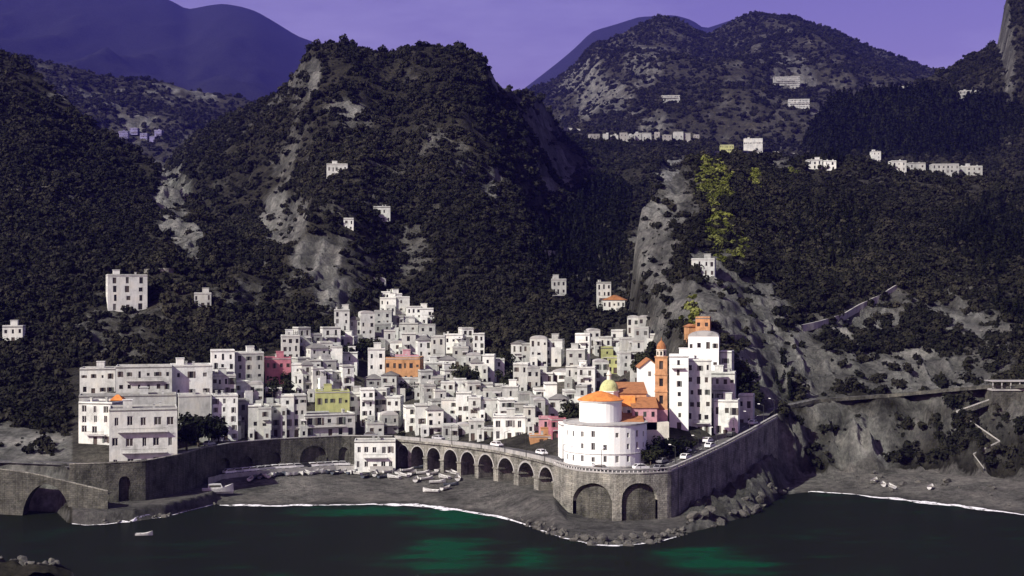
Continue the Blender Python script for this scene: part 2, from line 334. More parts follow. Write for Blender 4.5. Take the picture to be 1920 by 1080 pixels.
def blob(u, y, L):
    r = np.zeros_like(u)
    for q in L:
        s = q[4] if len(q) > 4 else 1.0
        r = np.maximum(r, s*np.clip(1.6-1.6*np.sqrt(((u-q[0])/q[2])**2+((y-q[1])/q[3])**2), 0, 1))
    return r
TERR = [(700, 330, 220, 120, .55), (150, 470, 200, 120, .5), (1600, 450, 260, 100, .6), (860, 480, 120, 60, .5), (1480, 200, 110, 90, .9), (1400, 300, 160, 30), (1700, 330, 260, 40), (260, 240, 160, 60, .8), (60, 370, 140, 60, .5), (1640, 590, 150, 60, .6), (1220, 250, 160, 30, .8)]
def height(u, D, parts=False):
    u = np.asarray(u, float); D = np.asarray(D, float)
    u, D = np.broadcast_arrays(u, D)
    X = (u-CX)/F*D
    Ds = Dshore(u); De = edge_t(u); zr = ip(u, ROADZ); sw = ip(u, STEPW); zf = ip(u, FOOTZ)
    built = np.clip((u-120)/20, 0, 1)*np.clip((1440-u)/20, 0, 1)
    wild = 1-built
    wrp = wild*(fbm(X/9, D/30+0.0*X, 5, 3, .6)*9.0+fbm(X/35, D/60, 2, 9)*6+(ridged(X/7, D/14, 4, 13)-.6)*9)
    Dw = D+wrp*np.clip((D-Ds-6)/12, 0, 1)*np.clip((De+sw+10-D)/12, 0, 1)*np.where(u > 1440, 1, .45)
    z = np.where(D < Ds, np.maximum(-6, (D-Ds)*0.16), zf*np.clip((D-Ds)/ip(u, SHW), 0, 1))
    s = np.clip((Dw-De-0.4)/sw, 0, 1)
    z = z+(zr-zf)*np.where(sw > 4, s*s*(3-2*s)*.5+s*.5, s)
    D0 = De+sw+np.where((u > VIA0) & (u < VIA1), 1, roadw(u)+1.0); D1 = ip(u, TOP); z1 = CZ-(ip(u, TOPY)-HY)*D1/F
    tt = np.clip((D-D0)/np.maximum(D1-D0, 5), 0, 1)
    z = z+(z1-zr)*tt
    base = z.copy()
    lay = np.zeros(u.shape, int)
    D1s = ips(u, TOP, 30.0); z1s = CZ-(ips(u, TOPY, 30.0)-HY)*D1s/F
    top = np.where(D > D1, z1+np.minimum(D-D1, 60)*0.1, z)
    z = top
    for k, (nm, (cy, cd, p, back, rough)) in enumerate(LAYERS.items()):
        Dc = ips(u, cd, 40.0)
        if FOOT[nm] is None: Df, zF = D1s, z1s
        else: Df, zF = FOOT[nm]
        t = np.clip((D-Df)/np.maximum(Dc-Df, 10), 0, 1)
        uw = u+np.clip(1.0-t, 0, 1)*np.clip(t*3, 0, 1)*(95.0 if nm != 'right_hill' else 30.0)*fbm(D/170.0+0*u, X/120.0+k*7.7, 3, 61+k)
        yc = ips(uw, cy, 5.0)+(ips(uw, cy, 45.0)-ips(uw, cy, 5.0))*np.clip((.93-t)*3, 0, 1)*(0.75 if nm != 'right_hill' else .2)
        zc = CZ-(yc-HY)*Dc/F
        zz = zF+(zc-zF)*t**p
        zz = np.where(D > Dc, zc-(D-Dc)*back, zz)
        env = np.clip(t*4, 0, 1)*np.clip(0.22+(1-t)*2.2, 0, 1)
        sc_ = rough*9.0
        zz = zz+rough*env*((ridged(X/sc_, D/(2.0*sc_), 5, 11+k)-0.62)*2.6+0.35*fbm(X/(sc_*.3), D/(sc_*.4), 4, 31+k))
        ok = (D > Df) & (u > cy[0][0]) & (u < cy[0][-1])
        up = ok & (zz > z)
        z = np.where(up, zz, z); lay = np.where(up, k+1, lay)
    # terraced slopes
    y = HY-(z-CZ)*F/D
    tm = blob(u, y, TERR)*(lay > 0)
    st = np.where(D > 1200, 9.0, 4.0)
    q = z/st; fr = q-np.floor(q); zt = (np.floor(q)+np.clip((fr-0.65)/0.35, 0, 1))*st
    z = z+(zt-z)*np.clip(tm*1.5, 0, .85)
    z = z+wild*(base > 1)*(lay == 0)*fbm(X/4, D/4, 3, 77)*0.6
    rp = np.clip((u-1265)/25, 0, 1)*np.clip((1480-u)/20, 0, 1)*(D < De+.3)*np.clip((D-Ds)/4, 0, 1)
    z = z+rp*(ridged(X/5, D/7, 4, 91)-.55)*5.0
    fr0 = np.clip((292-D)/9, 0, 1)*np.clip((150-u)/50, 0, 1)         # rocks in the near corner
    z = np.maximum(z, fr0*(2.2+2.5*fbm(X/5, D/5, 4, 55))-1.0*(1-fr0)-6*(fr0 <= 0))
    if parts: return z, lay, tm, D1
    return z
def h1(u, D): return float(height(np.array([u]), np.array([D]))[0])
def hXY(X, Y): return h1(X/Y*F+CX, Y)

US = np.arange(-290, 2261, 4.5)
DS = np.concatenate([np.arange(268, 334, 3.0), np.arange(334, 470, 0.8), np.arange(470, 640, 1.3), np.arange(640, 900, 2.6), np.arange(900, 1600, 5.0), np.arange(1600, 3500, 14.0)])
UU, DD = np.meshgrid(US, DS)
ZZ, LAY, TM, D1G = height(UU, DD, True)
XX = (UU-CX)/F*DD
YP = HY-(ZZ-CZ)*F/DD
gy = np.gradient(ZZ, DS, axis=0); gx = np.gradient(ZZ, axis=1)/np.gradient(XX, axis=1)
SL = np.sqrt(gx*gx+gy*gy)
ROCK = [(320, 370, 50, 100, 1.1), (350, 450, 50, 60, 1.1), (530, 410, 65, 75, 1.2), (590, 480, 60, 60, 1.3), (625, 550, 45, 55, 1.2), (588, 135, 22, 55), (1040, 315, 65, 65, 1.0), (925, 340, 35, 75, .6),
        (1230, 480, 62, 150, 1.0), (1290, 560, 55, 90, .9), (1270, 400, 60, 80, .8), (1090, 150, 75, 60, .8), (1130, 190, 100, 55, .9), (1210, 120, 55, 60, .7), (1190, 230, 130, 40, .6), (1430, 90, 60, 50, .45),
        (1490, 140, 70, 60, .7), (1640, 690, 90, 75, .95), (1560, 730, 80, 110, .7), (1800, 610, 110, 75, .9), (1870, 660, 60, 90, .6), (1700, 800, 260, 75, .8), (1450, 850, 50, 110, .9), (1380, 600, 60, 110, .6), (1420, 640, 90, 100, .6),
        (1900, 20, 30, 55, 1.0), (1750, 700, 170, 110, 1.0), (1640, 620, 140, 70, .8), (1430, 560, 90, 90, .7), (1500, 480, 120, 60, .35), (1345, 560, 110, 160, .85), (1420, 690, 80, 120, .8), (1480, 850, 70, 100, .95), (1260, 330, 50, 60, .8), (1600, 850, 150, 60, .9), (1520, 640, 90, 90, .6), (1860, 780, 120, 90, .7), (660, 205, 110, 60, .4), (40, 835, 170, 60, 1.0), (60, 900, 120, 40, .6), (250, 230, 90, 40, .5), (330, 170, 150, 40, .35), (1310, 490, 40, 40, .8), (200, 640, 70, 40, .35)]
SHADE_PINE = [(1720, 240, 230, 70), (1560, 240, 70, 80), (1080, 470, 110, 90, .9), (1130, 400, 60, 70), (1440, 720, 50, 60), (1860, 450, 120, 90, .7), (1560, 440, 100, 80, .5), (1900, 590, 60, 50, .6)]  # conifer zones; the upper right band's shadow is painted by dark leaves
SUNTINT = [(1335, 345, 42, 62), (1345, 430, 35, 50), (1410, 335, 22, 25), (1480, 328, 14, 16), (1355, 480, 22, 16), (1385, 460, 20, 30, .8), (1295, 600, 18, 55, .9)]  # zones where sunlight on the bushes is painted by brighter leaves
De_0 = edge_t(UU)
NZ = fbm(XX/22, DD/30, 5, 201); NZ2 = fbm(XX/70, DD/90, 4, 240)
rk = blob(UU, YP, ROCK)
rock = np.clip((rk*1.25+0.75*NZ+0.3*NZ2-0.45)*2.2, 0, 1)*(LAY != 5)
cliff = np.clip((SL-1.25)*1.4, 0, 1)*np.clip(0.6+NZ, 0, 1)
rock = np.maximum(rock, cliff*.9*(LAY >= 0)*((LAY > 0) | (UU > 1440) | (UU < 130)))
rock = np.maximum(rock, np.clip((NZ+NZ2*.6-0.34)*3, 0, .5))
rock = np.where(LAY == 6, rock*.62, rock)
soil = np.array([.050, .048, .037]); rockc = np.array([.235, .238, .225]); sand = np.array([.24, .235, .22]); paved = np.array([.15, .148, .142])
rr = np.where(DD < 620, ridged(XX/8.5, DD/46, 5, 611), ridged(XX/16, DD/60, 5, 612)); amp = np.where(DD < 620, 5.0, np.where(DD < 1650, 7.0, 16.0))
ZZ = ZZ+rock*np.where((LAY > 0) | (UU > 1460), 1, 0)*np.clip((DD-De_0-14)/10, 0, 1)*amp*(rr-.62)
qz = (ZZ+5*fbm(XX/14, DD/14, 4, 640))/np.where(DD < 700, 5.5, 14.0); fq = qz-np.floor(qz)
led = (np.clip((fq-.55)/.45, 0, 1)-fq)*np.where(DD < 700, 5.5, 14.0)
rokd = rock*np.where((LAY > 0) | (UU > 1460), 1, 0)*np.clip((DD-De_0-12)/8, 0, 1)*np.clip(1-np.abs(DD-De_0-ip(UU, STEPW)-5)/11*0-((DD > De_0+ip(UU, STEPW)-3) & (DD < De_0+ip(UU, STEPW)+11)), 0, 1)
ZZ = ZZ+rokd*led*.8
cov = (UU > 1455)*np.clip((DD-De_0+1)/3, 0, 1)*np.clip((De_0+ip(UU, STEPW)-3-DD)/3, 0, 1)
crg = ridged(XX/3.6, DD/5.5, 4, 660); ZZ = ZZ+cov*((crg-.6)*4.5+(ridged(XX/11, DD/30, 3, 665)-.6)*5)
C = soil[None, None]*(0.7+0.5*(NZ2[..., None]+.5))
rt = (0.42+0.95*np.clip(rr*1.6-.5, 0, 1))*np.where(rokd > .2, .72+.5*fq, 1)*np.where(cov > .3, .45+.8*np.clip(crg, 0, 1), 1)*(.75+.5*(0.5+0.5*fbm(XX/9, DD/14, 4, 300)))
C = C*(1-rock[..., None])+rockc*rt[..., None]*rock[..., None]
C = C+(TM*np.clip(.5+NZ, 0, 1))[..., None]*0.05*(LAY > 0)[..., None]
De_g = edge_t(UU); front = (DD < De_g)
bt = ((UU > 135) & (UU < 1440))
C = np.where((front & bt & (UU < 1285))[..., None], paved, C)
C = np.where((front & (UU >= 1285) & (UU < 1480) & (DD > Dshore(UU)))[..., None], rockc*rt[..., None]*.6, C)
be = front & (((UU > 415) & (UU < 1040)) | (UU > 1490))
C = np.where(be[..., None], sand*(0.85+.25*fbm(XX/12, DD/6, 4, 400)[..., None]), C)
wet = np.clip(1-(DD-Dshore(UU))/5, 0, 1)*(DD >= Dshore(UU)-1)*be
C = C*(1-.55*wet[..., None])
tn = (~front) & (DD < D1G) & bt
C = np.where(tn[..., None], np.array([.15, .145, .125])*(0.8+.8*np.clip(NZ, -.5, 1)[..., None]), C)
terr = grid_mesh('hillside', np.stack([XX, DD, ZZ], -1).reshape(-1, 3), len(US), len(DS), M['terrain'], np.clip(C, .004, .5).reshape(-1, 3))
tag(terr, 'steep wooded and rocky hillsides rising behind the town', kind='structure')
# far mountain beyond the valley
FC = A(-400, -190, -200, -110, 0, -60, 200, -30, 300, -6, 325, 3, 350, 18, 390, 10, 420, 6, 450, 11, 480, 20, 520, 43, 560, 68, 590, 79, 650, 118, 740, 190, 830, 240, 900, 235, 950, 190, 1000, 152, 1040, 122, 1080, 88, 1110, 58, 1150, 47, 1200, 32, 1240, 30, 1262, 27, 1300, 38, 1320, 55, 1345, 46, 1380, 34, 1450, 40, 1600, 110, 1800, 190, 2300, 260)
us = np.arange(-400, 2301, 12.0); ds = np.linspace(3600, 11600, 150)
U2, D2 = np.meshgrid(us, ds); Dc = 9200.0
zc = CZ-(ips(U2, FC, 9.0)*.25+ips(U2, FC, 5.0)*.75-HY)*Dc/F; X2 = (U2-CX)/F*D2
t2 = np.clip((D2-3600)/(Dc-3600), 0, 1)
z2 = np.where(D2 > Dc, zc-(D2-Dc)*.5, 60+(zc-60)*t2)+np.clip(.06+(1-t2)*2.2, 0, 1)*np.clip(t2*4, 0, 1)*330*(ridged(X2/900, D2/1900, 5, 500)-.6)
fm = grid_mesh('distant_mountain', np.stack([X2, D2, z2], -1).reshape(-1, 3), len(us), len(ds), M['terrain'], np.tile(np.array([[.022, .022, .026]]), (len(us)*len(ds), 1)))
tag(fm, 'hazy blue mountain behind the valley', kind='structure')

# ------------------------------------------------------------------ sea and foam
m, t, b = new_mat('sea_water'); M['sea'] = m
g = geo_pos(t)
def near(px, py, rx, ry):        # pale sea bed showing green through shallow water around (px, py)
    mp = t.nodes.new('ShaderNodeMapping'); mp.vector_type = 'POINT'
    mp.inputs['Location'].default_value = (-px/rx, -py/ry, 0); mp.inputs['Scale'].default_value = (1/rx, 1/ry, 0)
    t.links.new(g, mp.inputs['Vector']); gr = t.nodes.new('ShaderNodeTexGradient'); gr.gradient_type = 'SPHERICAL'
    t.links.new(mp.outputs[0], gr.inputs[0]); return gr.outputs['Fac']
acc = None
for q in ((850, 968, 95, 30), (1000, 1050, 60, 25), (830, 1035, 110, 38), (1330, 1050, 120, 30), (700, 960, 160, 12)):
    D_ = CZ*F/(q[1]-HY); o_ = near(XU(q[0], D_), D_, q[2]*D_/F*1.3, q[3]*D_*D_/(CZ*F)*1.3)
    if acc is None: acc = o_
    else:
        ad = t.nodes.new('ShaderNodeMath'); ad.operation = 'MAXIMUM'; t.links.new(acc, ad.inputs[0]); t.links.new(o_, ad.inputs[1]); acc = ad.outputs[0]
mpn = t.nodes.new('ShaderNodeMapping'); mpn.inputs['Scale'].default_value = (.05, .11, 1); t.links.new(g, mpn.inputs['Vector'])
n = nz(t, 1.0, 7, 0.7, vec=mpn.outputs[0])
ad = t.nodes.new('ShaderNodeMath'); ad.operation = 'MULTIPLY_ADD'; ad.inputs[1].default_value = 2.6; ad.inputs[2].default_value = -1.35
t.links.new(n.outputs[0], ad.inputs[0]); a2 = t.nodes.new('ShaderNodeMath'); a2.operation = 'ADD'; t.links.new(ad.outputs[0], a2.inputs[0]); t.links.new(acc, a2.inputs[1])
c = ramp(t, a2.outputs[0], [(0.02, (.006, .0075, .004)), (0.30, (.006, .012, .006)), (0.70, (.002, .036, .014))]).outputs[0]
df = t.nodes.new('ShaderNodeBsdfDiffuse'); gl = t.nodes.new('ShaderNodeBsdfGlossy'); mx = t.nodes.new('ShaderNodeMixShader')
t.links.new(c, df.inputs['Color']); gl.inputs['Roughness'].default_value = 0.12; mx.inputs[0].default_value = 0.06
mpb = t.nodes.new('ShaderNodeMapping'); mpb.inputs['Scale'].default_value = (.35, .5, 1); t.links.new(g, mpb.inputs['Vector'])
nb = nz(t, 1.0, 7, 0.72, vec=mpb.outputs[0]); bn = t.nodes.new('ShaderNodeBump'); bn.inputs['Strength'].default_value = .9; bn.inputs['Distance'].default_value = 1.2
t.links.new(nb.outputs[0], bn.inputs['Height']); t.links.new(bn.outputs[0], gl.inputs['Normal'])
t.links.new(df.outputs[0], mx.inputs[1]); t.links.new(gl.outputs[0], mx.inputs[2])
t.nodes.remove(b); t.links.new(mx.outputs[0], t.nodes['Material Output'].inputs[0])
mb = MB(); mb.quad((-5200, -150, 0), (5200, -150, 0), (5200, 11900, 0), (-5200, 11900, 0))
tag(mb.build('sea', M['sea']), 'dark calm sea in front of the town', kind='structure')
m, t, b = new_mat('foam_white'); M['foam'] = m
b.inputs['Base Color'].default_value = (.8, .8, .8, 1); b.inputs['Roughness'].default_value = 0.8
n = nz(t, 0.55, 5, 0.7, vec=geo_pos(t)); t.links.new(ramp(t, n.outputs[0], [(0.40, (0, 0, 0)), (0.50, (1, 1, 1))]).outputs[0], b.inputs['Alpha'])
def foam(u0, u1, wfun, label):
    mb = MB(); uu = np.arange(u0, u1, 6.0); prev = None
    for u in uu:
        D = float(Dshore(np.array([u]))[0]); wd = wfun(u)*(0.55+0.9*float(vnoise(np.array([u/23.0]), np.array([3.0]), 5)[0]))
        off = 1.6*float(fbm(np.array([u/40.0]), np.array([1.0]), 3, 8)[0])-0.3
        a, c_ = D-wd+off, D+wd*.35+off
        cur = ((XU(u, a), a, 0.05), (XU(u, c_), c_, 0.06+max(0, h1(u, c_))))
        if prev: mb.quad(prev[0], cur[0], cur[1], prev[1])
        prev = cur
    tag(mb.build('foam', M['foam']), label, kind='stuff')
foam(412, 1000, lambda u: 0.9+2.6*math.exp(-((u-830)/110)**2)+.8*math.exp(-((u-520)/80)**2), 'thin white surf line along the town beach')
foam(1515, 1960, lambda u: 0.8+1.9*math.exp(-((u-1760)/110)**2), 'white surf line along the small cove beach')
foam(1010, 1270, lambda u: 0.9, 'broken white water round the promontory rocks')
foam(135, 400, lambda u: 0.5, 'thin white water along the quay')

# ------------------------------------------------------------------ scrub and woods on the slopes (stuff)
def clump(name, n, seed, mat, flat_=0.8, cone=0.0, size=.2):
    r = random.Random(seed); mb = MB()
    lobes = [(r.uniform(-.55, .55), r.uniform(-.55, .55), r.uniform(.15, .8), r.uniform(.3, .55)) for _ in range(6)]
    for i in range(n):
        lx, ly, lz, lr = r.choice(lobes)
        d = Vector((r.gauss(0, 1), r.gauss(0, 1), r.gauss(0, 1))).normalized()*(lr*(0.55+0.5*r.random()))
        c_ = Vector((lx, ly, lz))+d
        if cone: k_ = max(.1, 1-c_.z*.75); c_.x *= k_; c_.y *= k_; c_.z *= 1.9
        c_.z = max(0.0, c_.z*flat_)
        nn = (d.normalized()+Vector((r.uniform(-.6, .6), r.uniform(-.6, .6), r.uniform(-.1, .9)))).normalized()
        a = nn.orthogonal().normalized(); b_ = nn.cross(a); q = r.uniform(0, 6.28)
        a, b_ = a*math.cos(q)+b_*math.sin(q), b_*math.cos(q)-a*math.sin(q)
        s_ = size*r.uniform(.6, 1.4)
        mb.quad(c_-a*s_-b_*s_*.7, c_+a*s_*.8-b_*s_*.6, c_+a*s_+b_*s_*.7, c_-a*s_*.7+b_*s_*.8)
    me = mb.mesh(name, mat); o = bpy.data.objects.new(name, me); return o
def scatter(name, pts, scl, variants, label):
    cl = bpy.data.collections.new(name+'_variants')
    for v in variants: cl.objects.link(v)
    me = bpy.data.meshes.new(name); n = len(pts)
    me.vertices.add(n); me.vertices.foreach_set('co', pts.astype(np.float32).ravel())
    a = me.attributes.new('scl', 'FLOAT_VECTOR', 'POINT'); a.data.foreach_set('vector', scl.astype(np.float32).ravel())
    rot = np.stack([RNG.normal(0, .12, n), RNG.normal(0, .12, n), RNG.random(n)*6.283], 1)
    a = me.attributes.new('rot', 'FLOAT_VECTOR', 'POINT'); a.data.foreach_set('vector', rot.astype(np.float32).ravel())
    o = link(bpy.data.objects.new(name, me))
    ng = bpy.data.node_groups.new(name, 'GeometryNodeTree')
    ng.interface.new_socket('Geometry', in_out='INPUT', socket_type='NodeSocketGeometry')
    ng.interface.new_socket('Geometry', in_out='OUTPUT', socket_type='NodeSocketGeometry')
    N = ng.nodes; gi = N.new('NodeGroupInput'); go = N.new('NodeGroupOutput'); ii = N.new('GeometryNodeInstanceOnPoints')
    ci = N.new('GeometryNodeCollectionInfo'); ci.inputs[0].default_value = cl; ci.inputs['Separate Children'].default_value = True; ci.inputs['Reset Children'].default_value = True
    ii.inputs['Pick Instance'].default_value = True
    def att(nm, dt):
        x = N.new('GeometryNodeInputNamedAttribute'); x.data_type = dt; x.inputs['Name'].default_value = nm; return x.outputs['Attribute']
    L = ng.links
    L.new(gi.outputs[0], ii.inputs['Points']); L.new(ci.outputs[0], ii.inputs['Instance'])
    L.new(att('rot', 'FLOAT_VECTOR'), ii.inputs['Rotation']); L.new(att('scl', 'FLOAT_VECTOR'), ii.inputs['Scale'])
    L.new(ii.outputs[0], go.inputs[0])
    md = o.modifiers.new('scatter', 'NODES'); md.node_group = ng
    return tag(o, label, kind='stuff')
def sample(n, dens, dmin, dmax):
    """random points on the terrain grid, weighted by surface density"""
    area = np.abs(np.gradient(DS))[:, None]*(np.gradient(XX, axis=1))*np.sqrt(1+np.minimum(SL, 2)**2)
    wgt = (area*dens*(DD >= dmin)*(DD < dmax))[:-1, :-1]
    p = wgt.ravel()/wgt.sum(); idx = RNG.choice(p.size, n, p=p)
    r, c_ = np.divmod(idx, wgt.shape[1]); fr, fc = RNG.random(n), RNG.random(n)
    bl = lambda G: (G[r, c_]*(1-fr)*(1-fc)+G[r+1, c_]*fr*(1-fc)+G[r, c_+1]*(1-fr)*fc+G[r+1, c_+1]*fr*fc)
    return np.stack([bl(XX), bl(DD), bl(ZZ)-.15], 1), UU[r, c_], YP[r, c_]
shadepinem = blob(UU, YP, SHADE_PINE); suntintm = blob(UU, YP, SUNTINT)
vis = (UU > -60) & (UU < 1990)
wildm = ((LAY > 0) | (((UU < 120) | (UU > 1445)) & (DD > De_g+2) & (ZZ > 4)))*vis
wildm = wildm*((DD > D1G+3) | (UU < 130) | (UU > 1445))
onroad = (DD > De_g+ip(UU, STEPW)*np.where(UU > 1440, .78, 1)-2) & (DD < De_g+ip(UU, STEPW)+roadw(UU)+3)
wildm = wildm*(~onroad)
vegd = wildm*np.clip(1.05-rock*1.0, 0.06, 1)*np.clip(2.2-SL*.9, .05, 1)
scr = [clump('scrub_clump', 150, 10+i, M['scrub'], .75+.1*i, 0, .17) for i in range(4)]
pin = [clump('shade_pine_clump', 130, 30+i, M['pine'], 1.0, 1.0, .18) for i in range(3)]
brm = [clump('suntinted_clump', 120, 50+i, M['suntinted'], .7, 0, .17) for i in range(3)]
def sizes(n, lo, hi, zf=1.0):
    s_ = lo+(hi-lo)*RNG.random(n)**3.0
    return np.stack([s_, s_, s_*zf*RNG.uniform(.8, 1.35, n)], 1)
sd = vegd*np.clip(1-shadepinem*1.1, 0.05, 1)*np.clip(1-suntintm*1.3, .1, 1)
for nm, n, d0, d1, lo, hi, lb in (('hillside_scrub', 52000, 350, 760, .45, 3.4, 'dark scrub and small trees covering the near slopes'),
                                  ('hillside_wood', 52000, 760, 1650, .8, 4.6, 'dark woodland covering the middle hills'),
                                  ('mountain_wood', 34000, 1650, 3400, 2.4, 7.0, 'thin woodland on the far mountain sides')):
    p, u_, y_ = sample(n, sd*(.25+np.clip(.6-NZ2, 0, 1.2)), d0, d1)
    scatter(nm, p, sizes(n, lo, hi), scr, lb)
p, u_, y_ = sample(15000, vegd*np.clip(shadepinem-.12, 0, 1)**.7, 420, 1650)
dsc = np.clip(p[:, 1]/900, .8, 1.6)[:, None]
scatter('shade_pine_wood', p, sizes(len(p), 1.6, 3.4, 1.25)*dsc, pin, 'very dark conifer wood with the slope shadow put into its colour')
p, u_, y_ = sample(1500, wildm*np.clip(suntintm-.1, 0, 1), 400, 900)
scatter('suntinted_scrub', p, sizes(len(p), 1.0, 3.0), brm, 'yellow green broom bushes with the cliff sunlight put into their colour')

# ------------------------------------------------------------------ finding places on the ground
_dg = np.concatenate([np.arange(330, 620, .5), np.arange(620, 1700, 2.0), np.arange(1700, 3300, 6.0)])
def solveD(u, y, dmin=None, dmax=3200):
    """distance of the ground seen in the photograph at (u, y), walking out from the road"""
    if dmin is None:
        dmin = float(edge_t(np.array([u]))[0]+ip(np.array([u]), STEPW)[0])+(1 if VIA0 < u < VIA1 else float(roadw(np.array([u]))[0]))
    d = _dg[(_dg > dmin) & (_dg < dmax)]
    z = height(np.full(d.shape, float(u)), d); yy = HY-(z-CZ)*F/d
    ok = np.nonzero(yy <= y)[0]
    return float(d[ok[0]]) if len(ok) else float(d[np.argmin(yy)])
def E(u, out=0.0, dz=0.0):
    """point on the coast edge, moved seaward by out metres"""
    a = np.array([u-2.0, u+2.0]); d = ip(a, EDGE); x = (a-CX)/F*d
    t_ = Vector((x[1]-x[0], d[1]-d[0], 0)).normalized(); n_ = Vector((t_.y, -t_.x, 0))
    return Vector((x.mean(), d.mean(), 0))+n_*out+Vector((0, 0, float(ip(np.array([u]), ROADZ)[0])+dz))
ur = lambda a, b, s_: [float(x) for x in np.linspace(a, b, max(2, int(round((b-a)/s_))+1))]

# ------------------------------------------------------------------ coastal road
mb = MB(); ln = MB(); prev = None
for u in ur(-285, 2200, 5):
    sw = float(ip(np.array([u]), STEPW)[0]); sh = Vector((0, sw-1.2 if sw > 4 else 0.3, 0))
    cur = (E(u, -0.1, .07)+sh, E(u, -7.0, .07)+sh, E(u, -3.5, .078)+sh, E(u, -3.65, .078)+sh)
    if prev:
        mb.quad(prev[0], cur[0], cur[1], prev[1])
        if int(u/5) % 2 == 0: ln.quad(prev[2], cur[2], cur[3], prev[3])
    prev = cur
road = tag(mb.build('coastal_road', M['asphalt']), 'asphalt coast road running above the beach and round the point', kind='structure')
ln.build('lane_marking', M['paint_white'], road)

# ------------------------------------------------------------------ retaining walls with blind arches
baluster = MB(); baluster.box(-.11, .11, -.11, .11, 0, .75); BAL = baluster.mesh('baluster', M['railwhite'])
def sea_wall(name, label, u0, u1, niches, mat, top=1.0, out=1.3, step=4, posts=0, cat='wall', cope='concrete', foot=None):
    root = empty(name, E((u0+u1)/2, 0, -10)); inv = -Vector(root.location)
    tag(root, label, cat)
    us_ = sorted(set(ur(u0, u1, step)+[x for n_ in niches for x in ur(n_[0], n_[1], 2.5)]))
    wall = MB(); cop = MB(); nic = [MB() for _ in niches]; prev = None
    for u in us_:
        f = E(u, out); zt = f.z+(0.02 if posts else top); zf_ = (h1(u, f.y-.3) if foot is None else foot)-1.0
        zl = zf_; k_ = None
        for q, n_ in enumerate(niches):
            if n_[0] <= u <= n_[1]:
                c_ = (n_[0]+n_[1])/2; hw = (n_[1]-n_[0])/2; ht = ZY(n_[2], f.y); wm = hw*f.y/F*1.0
                rise = min(wm, (ht-zf_)*.5); zl = ht-rise+rise*math.sqrt(max(0, 1-((u-c_)/hw)**2)); k_ = q
        p_ = dict(f=Vector((f.x, f.y, 0)), b=E(u, out-1.1), zt=zt, zf=zf_, zl=zl, k=k_, i=E(u, -0.2))
        p_['b'].z = 0; p_['i'].z = 0
        if prev:
            Z = lambda v, z_: (v.x, v.y, z_)
            both = prev['k'] is not None and prev['k'] == k_
            la, lb = (prev['zl'], zl) if both else (prev['zf'], zf_)
            wall.quad(Z(prev['f'], la), Z(p_['f'], lb), Z(p_['f'], zt), Z(prev['f'], prev['zt']))
            if both:
                nic[k_].quad(Z(prev['b'], prev['zf']), Z(p_['b'], zf_), Z(p_['b'], zl), Z(prev['b'], prev['zl']))
                wall.quad(Z(prev['f'], la), Z(prev['b'], la), Z(p_['b'], lb), Z(p_['f'], lb))
            w1, w2 = prev['f'].lerp(prev['i'], .42), p_['f'].lerp(p_['i'], .42)
            if not posts:
                wall.quad(Z(w2, p_['zt']-top-.3), Z(w1, prev['zt']-top-.3), Z(w1, prev['zt']), Z(w2, zt))
            o1, o2 = prev['f']+(prev['f']-prev['b'])*.12, p_['f']+(p_['f']-p_['b'])*.12
            for (za, zb) in (((0.0, .22),) if not posts else ((.0, .3), (1.02, 1.2))):
                cop.quad(Z(o1, prev['zt']+za), Z(o2, zt+za), Z(o2, zt+zb), Z(o1, prev['zt']+zb))
                cop.quad(Z(o1, prev['zt']+zb), Z(o2, zt+zb), Z(w2, zt+zb), Z(w1, prev['zt']+zb))
                cop.quad(Z(w2, zt+za), Z(w1, prev['zt']+za), Z(w1, prev['zt']+zb), Z(w2, zt+zb))
                cop.quad(Z(w1, prev['zt']+za), Z(w2, zt+za), Z(o2, zt+za), Z(o1, prev['zt']+za))
        prev = p_
    wall.build('masonry', mat, root, inv); cop.build('parapet', M[cope], root, inv)
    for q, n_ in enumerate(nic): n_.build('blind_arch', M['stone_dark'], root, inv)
    if posts:
        acc = 0; last = None
        for u in ur(u0, u1, 1.0):
            f = E(u, out-.25)
            if last is None or (f-last).length >= posts:
                inst('baluster', BAL, root, f+inv+Vector((0, 0, .28)), (0, 0, random.uniform(-.2, .2))); last = f
    return root
sea_wall('bastion', 'rounded stone bastion with two blind arches carrying the road below the church', 1047, 1262, [(1082, 1150, 906), (1165, 1228, 906)], M['stone'], posts=.95, cat='bastion')
sea_wall('retaining_wall', 'shaded stone retaining wall climbing right from the bastion towards the cliff', 1263, 1452, [], M['stone'], posts=1.5, cat='wall')
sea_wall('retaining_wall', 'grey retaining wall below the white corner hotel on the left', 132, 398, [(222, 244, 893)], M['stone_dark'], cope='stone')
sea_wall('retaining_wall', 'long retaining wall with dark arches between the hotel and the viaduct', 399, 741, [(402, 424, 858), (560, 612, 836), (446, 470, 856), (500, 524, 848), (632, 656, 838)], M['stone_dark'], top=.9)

rwl = MB(); prev = None
for u in ur(1453, 2150, 6):
    sw = float(ip(np.array([u]), STEPW)[0]); sh = Vector((0, sw-1.2 if sw > 4 else .3, 0)); a = E(u, .55)+sh; b_ = E(u, .1)+sh
    if prev:
        Z = lambda v, z_: (v.x, v.y, v.z+z_)
        rwl.quad(Z(prev[0], -.5), Z(a, -.5), Z(a, .6), Z(prev[0], .6)); rwl.quad(Z(prev[0], .6), Z(a, .6), Z(b_, .6), Z(prev[1], .6)); rwl.quad(Z(b_, -.2), Z(prev[1], -.2), Z(prev[1], .6), Z(b_, .6))
    prev = (a, b_)
tag(rwl.build('road_parapet', M['stone_dark']), 'low stone parapet of the coast road along the right cliffs', 'wall')
